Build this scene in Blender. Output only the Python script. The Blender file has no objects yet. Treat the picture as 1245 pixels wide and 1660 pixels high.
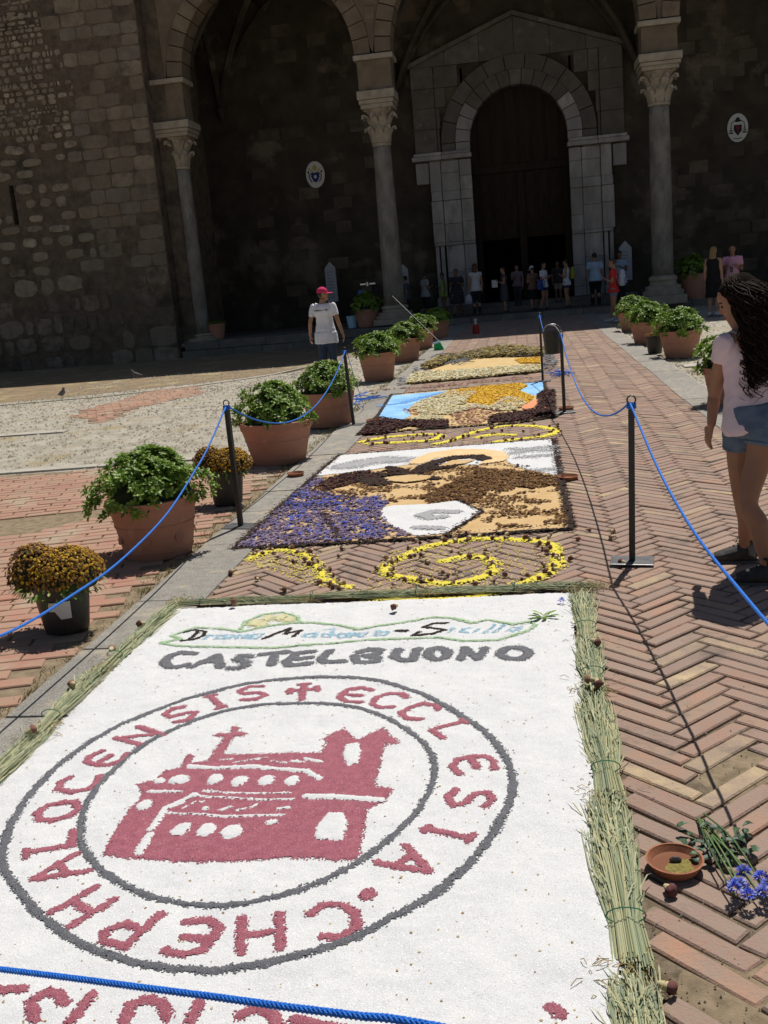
import bpy, bmesh, math, random
import numpy as np
from mathutils import Vector, Matrix, noise, Euler
random.seed(7); np.random.seed(7)
R = math.radians
S = bpy.context.scene
COL = S.collection

# ------------------------------------------------------------------ camera, sky, sun, exposure
F_PX, CX, CY, CAM_H = 1650.0, 622.5, 830.0, 1.75
PITCH = 0.223958
ROLL = R(5.0)
_M = np.array([[0.98763819, -0.05264829, -0.14764472],
               [0.13171695, -0.23189192, 0.96378254],
               [-0.08497912, -0.97131575, -0.22209064]])   # rows: world axes in camera (right, down, forward)
cam_d = bpy.data.cameras.new('camera')
cam = bpy.data.objects.new('camera', cam_d); COL.objects.link(cam)
cam_d.sensor_fit = 'VERTICAL'; cam_d.sensor_height = 36.0
cam_d.lens = 36.0 * F_PX / 1660.0
cam_d.clip_start = 0.05; cam_d.clip_end = 2000
mw = Matrix(((_M[0][0], -_M[0][1], -_M[0][2], 0), (_M[1][0], -_M[1][1], -_M[1][2], 0),
             (_M[2][0], -_M[2][1], -_M[2][2], CAM_H), (0, 0, 0, 1)))
cam.matrix_world = mw
S.camera = cam

SUN_DIR = Vector((0.167, 0.453, 0.95)).normalized()       # towards the sun
sun_el = math.asin(SUN_DIR.z); sun_az = math.atan2(SUN_DIR.x, SUN_DIR.y)
W = bpy.data.worlds.new('World'); S.world = W; W.use_nodes = True
wn = W.node_tree; wn.nodes.clear()
sky = wn.nodes.new('ShaderNodeTexSky'); sky.sky_type = 'NISHITA'; sky.sun_disc = False
sky.sun_elevation = sun_el; sky.sun_rotation = sun_az
sky.dust_density = 1.0
bg = wn.nodes.new('ShaderNodeBackground'); bg.inputs['Strength'].default_value = 0.05
wo = wn.nodes.new('ShaderNodeOutputWorld')
wn.links.new(sky.outputs[0], bg.inputs[0]); wn.links.new(bg.outputs[0], wo.inputs[0])
sd = bpy.data.lights.new('sun', 'SUN'); sd.energy = 5.0; sd.angle = R(0.5); sd.color = (1.0, 0.955, 0.89)
so = bpy.data.objects.new('sun', sd); COL.objects.link(so); so.location = (10, 20, 40)
so.rotation_euler = SUN_DIR.to_track_quat('Z', 'Y').to_euler()
S.view_settings.view_transform = 'Standard'; S.view_settings.look = 'None'
S.view_settings.exposure = -0.1; S.view_settings.gamma = 1.0; S.view_settings.use_curve_mapping = False

# ------------------------------------------------------------------ measuring helpers
def ray(x, y):
    return _M @ np.array([x - CX, y - CY, F_PX])
def G(x, y, z=0.0):
    d = ray(x, y); t = (z - CAM_H) / d[2]; return Vector((d[0]*t, d[1]*t, z))
def PY(x, y, Y):
    d = ray(x, y); t = Y / d[1]; return Vector((d[0]*t, Y, CAM_H + d[2]*t))
def ss(t):
    t = max(0.0, min(1.0, t)); return t*t*(3-2*t)
def gz(x, y):                                               # the parvis drops away to the left
    return -0.33 * ss((-3.8 - x) / 2.6) * ss((y - 16) / 9)

# ------------------------------------------------------------------ materials
def rgb(c): return (c[0], c[1], c[2], 1.0)
MATS = {}
def mat(name, c1, c2=None, scale=6.0, rough=0.85, bump=0.25, bscale=50.0, pal=None, spec=0.3, metal=0.0,
        c3=None, scale3=1.3, thr3=0.55, dist=0.01, sparkle=None, vcol=False, rvar=0.0, trans=0.0, stretch=None):
    m = bpy.data.materials.new(name); m.use_nodes = True; t = m.node_tree; N = t.nodes; L = t.links
    b = N['Principled BSDF']; b.inputs['Roughness'].default_value = rough
    b.inputs['Specular IOR Level'].default_value = spec; b.inputs['Metallic'].default_value = metal
    geo = N.new('ShaderNodeNewGeometry')
    src = geo.outputs['Position']
    if stretch:
        vm = N.new('ShaderNodeVectorMath'); vm.operation = 'MULTIPLY'; vm.inputs[1].default_value = stretch
        L.new(src, vm.inputs[0]); src = vm.outputs[0]
    def nz(sc, det=5, rg=0.6):
        n = N.new('ShaderNodeTexNoise'); n.inputs['Scale'].default_value = sc; n.inputs['Detail'].default_value = det
        n.inputs['Roughness'].default_value = rg; L.new(src, n.inputs['Vector']); return n
    def mix(f, a, bb):
        x = N.new('ShaderNodeMix'); x.data_type = 'RGBA'
        if hasattr(f, 'links'): L.new(f, x.inputs[0])
        else: x.inputs[0].default_value = f
        for i, v in ((6, a), (7, bb)):
            if hasattr(v, 'links'): L.new(v, x.inputs[i])
            else: x.inputs[i].default_value = rgb(v)
        return x.outputs[2]
    def ramp(f, lo, hi):
        r = N.new('ShaderNodeMapRange'); r.inputs[1].default_value = lo; r.inputs[2].default_value = hi
        L.new(f, r.inputs[0]); return r.outputs[0]
    cur = c1
    if pal or rvar:
        oi = N.new('ShaderNodeObjectInfo')
        ad = N.new('ShaderNodeMath'); ad.operation = 'ADD'
        L.new(oi.outputs['Random'], ad.inputs[0]); L.new(geo.outputs['Random Per Island'], ad.inputs[1])
        fr = N.new('ShaderNodeMath'); fr.operation = 'FRACT'; L.new(ad.outputs[0], fr.inputs[0]); rnd = fr.outputs[0]
    if pal:
        cr = N.new('ShaderNodeValToRGB'); cr.color_ramp.interpolation = 'LINEAR'
        e = cr.color_ramp.elements
        for i in range(len(pal) - 2): e.new(0.5)
        for i, c in enumerate(pal):
            e[i].position = i / (len(pal) - 1); e[i].color = rgb(c)
        L.new(rnd, cr.inputs[0]); cur = cr.outputs[0]
    if vcol:
        at = N.new('ShaderNodeVertexColor'); at.layer_name = 'tint'; cur = at.outputs[0]
    if c2: cur = mix(ramp(nz(scale).outputs[0], 0.35, 0.68), cur, c2)
    if c3: cur = mix(ramp(nz(scale3, 6, 0.65).outputs[0], thr3, thr3 + 0.12), cur, c3)
    n2 = nz(bscale, 6, 0.7)
    if sparkle is not None:
        cur = mix(ramp(nz(sparkle[0], 2, 0.5).outputs[0], 0.56, 0.66), cur, sparkle[1])
        cur = mix(ramp(nz(sparkle[0] * 0.8, 2, 0.5).outputs[0], 0.40, 0.30), cur, sparkle[2])
    if hasattr(cur, 'links'): L.new(cur, b.inputs['Base Color'])
    else: b.inputs['Base Color'].default_value = rgb(cur)
    if bump:
        bp = N.new('ShaderNodeBump'); bp.inputs['Strength'].default_value = bump; bp.inputs['Distance'].default_value = dist
        L.new(n2.outputs[0], bp.inputs['Height']); L.new(bp.outputs[0], b.inputs['Normal'])
    if trans:
        b.inputs['Subsurface Weight'].default_value = 0.0
        tr = N.new('ShaderNodeBsdfTranslucent')
        if hasattr(cur, 'links'): L.new(cur, tr.inputs[0])
        else: tr.inputs[0].default_value = rgb(cur)
        ms = N.new('ShaderNodeMixShader'); ms.inputs[0].default_value = trans
        L.new(b.outputs[0], ms.inputs[1]); L.new(tr.outputs[0], ms.inputs[2])
        L.new(ms.outputs[0], N['Material Output'].inputs[0])
    MATS[name] = m
    return m

m_path_brick = mat('brick_path', (.3, .17, .12), pal=[(.37, .235, .18), (.30, .205, .165), (.38, .225, .165), (.27, .19, .165), (.40, .265, .195), (.31, .20, .15), (.34, .24, .19), (.42, .245, .165), (.29, .21, .18), (.36, .23, .175), (.40, .30, .20), (.55, .42, .25)],
                   c2=(.32, .24, .19), scale=9, c3=(.20, .155, .125), scale3=3.2, thr3=.55, bump=.9, bscale=80, rough=.95, dist=.006)
m_red_brick = mat('brick_red', (.3, .13, .09), pal=[(.41, .20, .14), (.36, .185, .135), (.43, .23, .165), (.34, .19, .145), (.45, .26, .19)],
                  c2=(.36, .25, .17), scale=3.5, c3=(.40, .32, .23), scale3=1.4, thr3=.55, bump=.4, bscale=70, rough=.95)
m_bed = mat('brick_bed', (.11, .082, .056), c2=(.22, .175, .12), scale=30, bump=.6, bscale=160, rough=1)
m_bed_l = mat('sandy_bed', (.30, .23, .15), c2=(.17, .13, .08), scale=18, bump=.6, bscale=120, rough=1)
m_gravel = mat('gravel_ground', (.50, .46, .38), c2=(.30, .265, .205), scale=3.2, c3=(.36, .29, .16), scale3=.9, thr3=.55, bump=.9, bscale=70, rough=1, dist=.02,
               sparkle=(60, (.54, .49, .40), (.20, .17, .12)))
m_kerb = mat('kerb_stone', (.33, .31, .27), pal=[(.37, .34, .29), (.29, .275, .245), (.35, .325, .285), (.25, .24, .215)], c2=(.22, .205, .18), scale=12, c3=(.42, .36, .26), scale3=3.5, thr3=.56, bump=.9, bscale=45, rough=.95, dist=.01, sparkle=(110, (.42, .39, .34), (.17, .155, .13)))
m_slab = mat('pale_slab', (.46, .43, .37), c2=(.36, .33, .27), scale=6, bump=.4, bscale=50)
m_salt = mat('white_salt', (.68, .68, .675), c2=(.61, .615, .62), scale=7, bump=.6, bscale=170, dist=.006, rough=.8, spec=.25, sparkle=(260, (.82, .82, .81), (.47, .47, .47)))
m_salt_red = mat('magenta_salt', (.42, .115, .155), c2=(.31, .07, .11), scale=30, bump=1, bscale=260, dist=.006, rough=.7, spec=.5, sparkle=(300, (.60, .30, .34), (.19, .035, .055)))
m_salt_grey = mat('grey_salt', (.135, .14, .155), c2=(.09, .095, .11), scale=40, bump=1, bscale=260, dist=.006, rough=.7, spec=.5, sparkle=(300, (.33, .33, .35), (.055, .055, .065)))
m_salt_black = mat('black_powder', (.030, .022, .017), c2=(.05, .035, .025), scale=60, bump=1, bscale=200, rough=1)
m_salt_green = mat('green_salt', (.40, .66, .30), c2=(.58, .76, .50), scale=60, bump=1, bscale=260, rough=.8, sparkle=(300, (.78, .84, .72), (.28, .52, .20)))
m_salt_cyan = mat('pale_blue_salt', (.30, .62, .83), c2=(.50, .74, .86), scale=60, bump=1, bscale=260, rough=.8, sparkle=(300, (.78, .84, .86), (.22, .54, .78)))
m_salt_yel = mat('pale_yellow_salt', (.80, .74, .36), c2=(.80, .78, .55), scale=50, bump=1, bscale=260, rough=.8)
m_grey_pale = mat('light_grey_salt', (.38, .38, .39), c2=(.50, .50, .51), scale=40, bump=1, bscale=200, rough=.8)
m_dirt_shade = mat('shade_darkened_dirt', (.30, .22, .13), c2=(.20, .15, .095), scale=2.5, c3=(.42, .35, .19), scale3=1.1, thr3=.55, bump=.9, bscale=40, rough=1, dist=.02)  # earth brown with the shade of the facade worked into it
m_yellow = mat('yellow_sawdust', (.80, .66, .03), c2=(.85, .74, .10), scale=40, bump=.8, bscale=200, rough=.95, sparkle=(220, (.86, .78, .30), (.62, .46, .02)))
m_sand = mat('tan_sawdust', (.56, .37, .17), c2=(.64, .46, .24), scale=8, bump=.5, bscale=160, rough=1)
m_sand2 = mat('pale_sawdust', (.58, .40, .17), c2=(.66, .50, .26), scale=5, bump=.5, bscale=160, rough=1)
m_halo = mat('apricot_sawdust', (.74, .50, .24), c2=(.78, .58, .34), scale=8, bump=.5, bscale=160, rough=1)
m_orange = mat('coral_sawdust', (.78, .28, .13), c2=(.72, .33, .18), scale=10, bump=.5, bscale=160, rough=1)
m_blue = mat('sky_blue_sawdust', (.36, .62, .86), c2=(.18, .42, .78), scale=2.2, bump=.5, bscale=160, rough=1)
m_deepblue = mat('mid_blue_sawdust', (.10, .30, .68), c2=(.20, .42, .76), scale=4, bump=.5, bscale=160, rough=1)
def petal(name, pal): return mat(name, pal[0], pal=pal, bump=0, rough=.8, trans=.25)
m_p_purple = petal('purple_petals', [(.17, .13, .30), (.28, .22, .38), (.09, .08, .22), (.36, .26, .33), (.14, .15, .36), (.40, .29, .22), (.07, .045, .10), (.32, .27, .42)])
m_p_blue = petal('blue_petals', [(.05, .10, .52), (.09, .15, .60), (.13, .12, .48)])
m_p_brown = petal('brown_petals', [(.11, .05, .02), (.20, .10, .03), (.30, .16, .05), (.15, .07, .03), (.06, .03, .015)])
m_p_dark = petal('dark_petals', [(.035, .012, .012), (.07, .02, .02), (.05, .025, .018), (.11, .04, .035), (.02, .01, .01)])
m_p_cream = petal('cream_petals', [(.72, .66, .40), (.80, .76, .56), (.60, .50, .24), (.78, .74, .60), (.66, .52, .22)])
m_p_gold = petal('gold_petals', [(.78, .48, .03), (.82, .56, .05), (.68, .36, .03), (.84, .64, .10)])
m_p_mauve = petal('mauve_petals', [(.33, .15, .12), (.42, .22, .17), (.25, .10, .09), (.50, .33, .22)])
m_p_mixed = petal('withered_petals', [(.32, .26, .11), (.45, .34, .08), (.16, .10, .06), (.24, .24, .12), (.60, .48, .12), (.10, .06, .05), (.27, .26, .22)])
m_lav = petal('grey_lavender', [(.20, .21, .24), (.14, .15, .17), (.28, .27, .33), (.18, .20, .15)])
m_stalk = mat('straw_stalks', (.4, .38, .18), pal=[(.20, .25, .14), (.30, .34, .20), (.50, .48, .28), (.23, .29, .19), (.62, .58, .36), (.40, .36, .19), (.27, .33, .23), (.42, .44, .27), (.15, .20, .11)], bump=0, rough=.75)
m_straw = mat('dry_straw', (.4, .3, .12), pal=[(.45, .34, .15), (.34, .22, .09), (.55, .45, .22), (.24, .14, .06)], bump=0, rough=.9)
m_bud_head = mat('dried_bud_head', (.07, .02, .025), pal=[(.20, .08, .07), (.11, .04, .04), (.28, .14, .10), (.15, .07, .05), (.38, .24, .17)], bump=.4, bscale=300)
m_bud_calyx = mat('dried_bud_calyx', (.34, .30, .15), pal=[(.55, .46, .26), (.42, .37, .20), (.62, .54, .34)], bump=.2)
m_terra = mat('terracotta', (.45, .225, .15), c2=(.38, .185, .125), scale=4, c3=(.52, .31, .225), scale3=4, thr3=.57, bump=.4, bscale=70, rough=.85)
m_terra_dk = mat('terracotta_saucer', (.36, .15, .075), c2=(.27, .10, .055), scale=20, bump=.2, bscale=90, rough=.8)
m_blackpot = mat('black_plastic', (.016, .016, .017), c2=(.03, .028, .025), scale=10, bump=.05, rough=.45, spec=.5)
m_whitepaper = mat('torn_white_label', (.62, .62, .60), bump=.1)
m_soil = mat('potting_soil', (.06, .04, .025), bump=.8, bscale=120)
m_leaf = mat('shrub_leaf', (.08, .13, .03), pal=[(.13, .24, .03), (.18, .31, .04), (.07, .14, .022), (.24, .37, .05), (.32, .43, .09), (.15, .26, .03)], bump=0, rough=.45, spec=.35, trans=.3)
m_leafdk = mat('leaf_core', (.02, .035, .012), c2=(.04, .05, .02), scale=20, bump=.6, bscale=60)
m_mum = mat('marigold_floret', (.5, .3, .03), pal=[(.52, .27, .015), (.68, .42, .02), (.34, .15, .015), (.78, .52, .04), (.26, .11, .015), (.60, .35, .02)], bump=0, rough=.8, trans=.2)
m_mum_dry_shade = mat('withered_shade_floret', (.2, .1, .03), pal=[(.24, .11, .025), (.14, .06, .02), (.34, .18, .03), (.10, .05, .02), (.20, .13, .04)], bump=0, rough=.9)
m_post = mat('black_post_paint', (.018, .018, .019), c2=(.028, .027, .026), scale=20, bump=.1, rough=.5, spec=.5)
m_plate = mat('steel_plate', (.17, .175, .185), c2=(.25, .25, .255), scale=14, bump=.1, rough=.38, metal=.7)
m_rope = mat('blue_rope', (.012, .13, .55), c2=(.02, .19, .68), scale=60, bump=.5, bscale=400, rough=.6, dist=.003)
m_tower_mortar = mat('tower_mortar', (.21, .16, .112), c2=(.11, .085, .062), scale=3.2, c3=(.07, .058, .045), scale3=.7, thr3=.55, bump=1, bscale=9, dist=.12)
m_tower_stone = mat('tower_stone', (.3, .25, .18), pal=[(.46, .385, .28), (.30, .245, .18), (.60, .51, .385), (.25, .195, .14), (.40, .335, .245), (.30, .265, .21)],
                    c2=(.23, .19, .145), scale=3.4, c3=(.12, .105, .085), scale3=.8, thr3=.56, bump=1, bscale=9, dist=.09)
m_tower_big = mat('tower_ashlar', (.3, .25, .18), pal=[(.27, .215, .15), (.23, .185, .135), (.31, .25, .175), (.245, .22, .19), (.26, .21, .145), (.35, .285, .205)],
                  c2=(.19, .152, .112), scale=2.5, c3=(.13, .112, .092), scale3=.8, thr3=.56, bump=1, bscale=8, dist=.08)
m_dark_base = mat('tower_base_stone', (.12, .1, .08), pal=[(.26, .215, .16), (.16, .135, .10), (.34, .285, .215), (.21, .175, .13)], c2=(.10, .082, .06), scale=2, c3=(.30, .25, .19), scale3=1.3, thr3=.58, bump=1, bscale=8, dist=.09)
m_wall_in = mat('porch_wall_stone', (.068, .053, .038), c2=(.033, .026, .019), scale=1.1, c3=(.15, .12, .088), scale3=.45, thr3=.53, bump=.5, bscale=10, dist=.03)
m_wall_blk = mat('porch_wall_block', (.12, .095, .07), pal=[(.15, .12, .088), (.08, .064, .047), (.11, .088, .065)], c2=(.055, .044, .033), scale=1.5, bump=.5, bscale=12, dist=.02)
m_arch = mat('arch_stone', (.3, .24, .16), pal=[(.22, .17, .115), (.19, .148, .102), (.25, .193, .128), (.17, .132, .092)], c2=(.13, .10, .07), scale=1.8, bump=.6, bscale=14, dist=.02)
m_col = mat('granite_column', (.27, .245, .21), c2=(.155, .138, .118), scale=4, c3=(.38, .34, .295), scale3=2.2, thr3=.6, bump=.4, bscale=30, stretch=(1, 1, .5))
m_cap = mat('carved_capital', (.42, .36, .28), c2=(.30, .25, .19), scale=4, bump=.6, bscale=20, dist=.02)
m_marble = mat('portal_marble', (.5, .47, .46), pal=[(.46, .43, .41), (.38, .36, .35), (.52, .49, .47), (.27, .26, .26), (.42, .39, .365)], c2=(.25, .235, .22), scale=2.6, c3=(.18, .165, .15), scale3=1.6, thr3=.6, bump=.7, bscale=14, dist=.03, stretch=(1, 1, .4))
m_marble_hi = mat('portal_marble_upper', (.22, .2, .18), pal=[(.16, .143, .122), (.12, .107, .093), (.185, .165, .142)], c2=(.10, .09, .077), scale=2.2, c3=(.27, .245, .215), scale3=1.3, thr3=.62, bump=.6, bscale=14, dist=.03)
m_wood = mat('old_door_wood', (.022, .014, .009), c2=(.036, .023, .014), scale=6, bump=.4, bscale=30, stretch=(1, 1, .15))
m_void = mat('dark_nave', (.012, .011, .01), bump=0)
m_step = mat('porch_step_stone', (.20, .18, .155), c2=(.13, .12, .105), scale=2.5, pal=[(.22, .20, .17), (.17, .155, .135), (.24, .215, .18)], bump=.5, bscale=25)
m_floor = mat('porch_floor', (.15, .13, .11), c2=(.11, .10, .085), scale=1.5, bump=.2)

# ------------------------------------------------------------------ mesh helpers
class MB:
    def __init__(s): s.v = []; s.f = []; s.mi = []
    def add(s, vs, fs, mi=0):
        o = len(s.v); s.v.extend([tuple(v) for v in vs]); s.f.extend([tuple(i + o for i in f) for f in fs]); s.mi.extend([mi] * len(fs)); return s
    def box(s, x0, x1, y0, y1, z0, z1, mi=0):
        return s.add([(x0,y0,z0),(x1,y0,z0),(x1,y1,z0),(x0,y1,z0),(x0,y0,z1),(x1,y0,z1),(x1,y1,z1),(x0,y1,z1)],
                     [(0,3,2,1),(4,5,6,7),(0,1,5,4),(1,2,6,5),(2,3,7,6),(3,0,4,7)], mi)
    def tube(s, pts, r, n=6, mi=0, cap=True, ry=None):
        pts = [Vector(p) for p in pts]; k = len(pts)
        rs = r if isinstance(r, (list, tuple)) else [r] * k
        vs = []; up = None
        for i, p in enumerate(pts):
            t = (pts[min(i+1, k-1)] - pts[max(i-1, 0)])
            t = t.normalized() if t.length > 1e-9 else Vector((0, 0, 1))
            if up is None: up = Vector((0, 0, 1)) if abs(t.z) < .9 else Vector((0, 1, 0))
            a = t.cross(up)
            if a.length < 1e-4: a = t.cross(Vector((1, 0, 0)))
            a.normalize(); b = a.cross(t).normalized(); up = b
            for j in range(n):
                an = 2 * math.pi * j / n
                vs.append(p + a * (math.cos(an) * rs[i]) + b * (math.sin(an) * rs[i]))
        fs = [(i*n+j, i*n+(j+1) % n, (i+1)*n+(j+1) % n, (i+1)*n+j) for i in range(k-1) for j in range(n)]
        if cap: fs += [tuple(range(n))[::-1], tuple((k-1)*n + j for j in range(n))]
        return s.add(vs, fs, mi)
    def lathe(s, prof, n=24, c=(0, 0, 0), mi=0, wob=0):
        vs = []
        for r, z in prof:
            for j in range(n):
                a = 2*math.pi*j/n; rr = r*(1+wob*math.sin(3*a+z*9))
                vs.append((c[0]+rr*math.cos(a), c[1]+rr*math.sin(a), c[2]+z))
        k = len(prof)
        fs = [(i*n+j, i*n+(j+1) % n, (i+1)*n+(j+1) % n, (i+1)*n+j) for i in range(k-1) for j in range(n)]
        fs += [tuple(range(n))[::-1], tuple((k-1)*n + j for j in range(n))]
        return s.add(vs, fs, mi)
    def ring(s, cx, cz, y0, y1, r0, r1, a0, a1, seg=3, mi=0):        # voussoir block in the XZ plane
        vs = []
        for i in range(seg+1):
            a = a0+(a1-a0)*i/seg; c, q = math.cos(a), math.sin(a)
            vs += [(cx+r0*c, y0, cz+r0*q), (cx+r1*c, y0, cz+r1*q), (cx+r1*c, y1, cz+r1*q), (cx+r0*c, y1, cz+r0*q)]
        fs = []
        for i in range(seg):
            o = 4*i; fs += [(o, o+1, o+5, o+4), (o+1, o+2, o+6, o+5), (o+2, o+3, o+7, o+6), (o+3, o, o+4, o+7)]
        fs += [(3, 2, 1, 0), (4*seg, 4*seg+1, 4*seg+2, 4*seg+3)]
        return s.add(vs, fs, mi)
    def mesh(s, name, mats, smooth=False):
        me = bpy.data.meshes.new(name); me.from_pydata(s.v, [], s.f)
        for m in (mats if isinstance(mats, (list, tuple)) else [mats]): me.materials.append(m)
        if any(s.mi): me.polygons.foreach_set('material_index', s.mi)
        if smooth: me.polygons.foreach_set('use_smooth', [True]*len(me.polygons))
        me.update(); return me
    def obj(s, name, mats, parent=None, smooth=False, bevel=0, **kw):
        return link(name, s.mesh(name, mats, smooth), parent, bevel=bevel, **kw)
def link(name, me, parent=None, loc=None, rot=None, scale=None, bevel=0, **props):
    o = bpy.data.objects.new(name, me); COL.objects.link(o)
    if parent is not None: o.parent = parent
    if loc is not None: o.location = loc
    if rot is not None: o.rotation_euler = rot
    if scale is not None: o.scale = scale
    if bevel:
        b = o.modifiers.new('bevel', 'BEVEL'); b.width = bevel; b.segments = 2; b.limit_method = 'ANGLE'
    for k, v in props.items(): o[k] = v
    return o
def empty(name, loc=(0, 0, 0), rz=0, **props):
    o = bpy.data.objects.new(name, None); COL.objects.link(o); o.location = loc; o.rotation_euler = (0, 0, rz)
    o.empty_display_size = .1
    for k, v in props.items(): o[k] = v
    return o
def copy_tree(o, parent=None):
    c = o.copy(); COL.objects.link(c); c.parent = parent
    for ch in list(o.children): copy_tree(ch, c)
    return c
def catmull(P, n=8):
    P = [Vector(p) for p in P]; out = []
    Q = [P[0]*2-P[1]] + P + [P[-1]*2-P[-2]]
    for i in range(1, len(Q)-2):
        for k in range(n):
            t = k/n; a, b, c, d = Q[i-1], Q[i], Q[i+1], Q[i+2]
            out.append(.5*((2*b)+(-a+c)*t+(2*a-5*b+4*c-d)*t*t+(-a+3*b-3*c+d)*t**3))
    out.append(P[-1]); return out
def grid_mesh(name, x0, x1, y0, y1, nx, ny, zf, m, parent=None, **kw):
    xs = np.linspace(x0, x1, nx+1); ys = np.linspace(y0, y1, ny+1)
    v = [(x, y, zf(x, y)) for y in ys for x in xs]
    f = [(j*(nx+1)+i, j*(nx+1)+i+1, (j+1)*(nx+1)+i+1, (j+1)*(nx+1)+i) for j in range(ny) for i in range(nx)]
    me = bpy.data.meshes.new(name); me.from_pydata(v, [], f); me.materials.append(m)
    me.polygons.foreach_set('use_smooth', [True]*len(f)); me.update()
    return link(name, me, parent, **kw)
def skin_remesh(name, mb, mats, vox, parent=None, smooth=3, **kw):
    me = mb.mesh(name, mats)
    o = bpy.data.objects.new(name, me); COL.objects.link(o)
    r = o.modifiers.new('r', 'REMESH'); r.mode = 'VOXEL'; r.voxel_size = vox; r.use_smooth_shade = True
    if smooth:
        sm = o.modifiers.new('s', 'SMOOTH'); sm.iterations = smooth; sm.factor = .5
    dg = bpy.context.evaluated_depsgraph_get()
    new = bpy.data.meshes.new_from_object(o.evaluated_get(dg)); new.name = name
    bpy.data.objects.remove(o)
    if not new.materials: new.materials.append(mats)
    new.polygons.foreach_set('use_smooth', [True]*len(new.polygons))
    return link(name, new, parent, **kw)
# ------------------------------------------------------------------ ground
def ground_z(x, y):
    n = noise.noise(Vector((x*.35, y*.35, 0)))*.012
    return -.030 + gz(x, y) + (n if abs(x) > 2.4 and abs(x) < 40 else 0)
def mk_ground():
    xs = np.concatenate([[-400, -120, -50], np.linspace(-24, 14, 153), [30, 60, 120, 400]])
    ys = np.concatenate([[-100, -20], np.linspace(0, 38, 153), [60, 120, 300, 900]])
    v = [(x, y, ground_z(x, y)) for y in ys for x in xs]; nx = len(xs)
    f = [(j*nx+i, j*nx+i+1, (j+1)*nx+i+1, (j+1)*nx+i) for j in range(len(ys)-1) for i in range(nx-1)]
    me = bpy.data.meshes.new('ground'); me.from_pydata(v, [], f); me.materials.append(m_gravel)
    me.polygons.foreach_set('use_smooth', [True]*len(f)); me.update()
    return link('ground', me, kind='structure')
ground = mk_ground()
path = grid_mesh('brick_path', -2.36, 2.29, .2, 36.95, 30, 200, lambda x, y: -.013 + .002*noise.noise(Vector((x*6, y*6, 0))), m_bed, kind='structure')

CARPETS = [(-2.12, .22, 1.2, 5.36), (-2.02, .2, 6.85, 10.35), (-2.0, .18, 12.2, 15.5), (-1.75, .1, 17.3, 22.0)]
def covered(x, y): return any(a < x < b and c < y < d for a, b, c, d in CARPETS)
def brick_verts(L, Wd, jit, h=.035, ch=.0055):
    vs = []
    for (z, ins) in ((-h, 0), (-ch, 0), (0, ch)):
        for sx, sy in ((-1, -1), (1, -1), (1, 1), (-1, 1)):
            vs.append([sx*(L/2-ins), sy*(Wd/2-ins), z])
    js = [(random.uniform(-jit, jit), random.uniform(-jit, jit)) for _ in range(4)]
    tl = [random.uniform(-.0026, .0026) for _ in range(4)]
    for k in range(3):
        for i in range(4):
            vs[k*4+i][0] += js[i][0]; vs[k*4+i][1] += js[i][1]
            if k: vs[k*4+i][2] += tl[i]
    return vs
BF = [(0,1,5,4),(1,2,6,5),(2,3,7,6),(3,0,4,7),(4,5,9,8),(5,6,10,9),(6,7,11,10),(7,4,8,11),(8,9,10,11)]
def lay_bricks(cands, L, Wd, m, parent, nobj, jit, name='brick', zf=lambda x, y: 0.0):
    cands.sort(key=lambda c: c[3])
    var = []
    for k in range(16):
        me = bpy.data.meshes.new(name); me.from_pydata(brick_verts(L, Wd, jit), [], BF); me.materials.append(m); var.append(me)
    for (x, y, a, _) in cands[:nobj]:
        link(name, random.choice(var), parent, loc=(x, y, zf(x, y)+random.uniform(-.003, .0015)), rot=(random.uniform(-.006, .006), random.uniform(-.006, .006), a+random.uniform(-.012, .012)+random.choice((0, math.pi))))
    mb = MB()
    for (x, y, a, _) in cands[nobj:]:
        a += random.uniform(-.012, .012); c, s = math.cos(a), math.sin(a); z = zf(x, y)+random.uniform(-.003, .0015)
        mb.add([(x+c*v[0]-s*v[1], y+s*v[0]+c*v[1], z+v[2]) for v in brick_verts(L, Wd, jit)], BF)
    mb.obj('far_bricks', m, parent, kind='stuff')
def camdist(x, y): return math.hypot(x-.1, y) + CAM_H
# herringbone: 4 to 1 bricks at 45 degrees to the path
BW, NB = .0865, 4
cs = []
holes = [G(1205, 1245), G(1232, 1625), G(1100, 1515), G(1196, 770)]
for gx in range(-330, 330):
    for gy in range(-330, 330):
        t = (gx - gy) % (2*NB)
        if t == 0: cx, cy, vert = gx + NB/2, gy + .5, 0
        elif t == 2*NB-1: cx, cy, vert = gx + .5, gy + NB/2, 1
        else: continue
        X = (cx - cy)*BW*.70711 + .515; Y = (cx + cy)*BW*.70711 + 1.0
        if not (-2.08 < X < 1.98 and .6 < Y < 36.9): continue
        if covered(X, Y): continue
        if any((h.x-X)**2+(h.y-Y)**2 < .012 for h in holes[:2]): continue
        a = R(45) + (R(90) if vert else 0)
        # visible only in frame, the nearest ones to the right of the carpets first
        vis = camdist(X, Y) + (30 if (Y < 5.4 and X < .2) or (X > .66 + (Y-1.9)*.2 and Y < 5) else 0)
        cs.append((X, Y, a, vis))
lay_bricks(cs, BW*NB-.015, BW-.015, m_path_brick, path, 300, .0042)
print('herringbone', len(cs))

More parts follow.
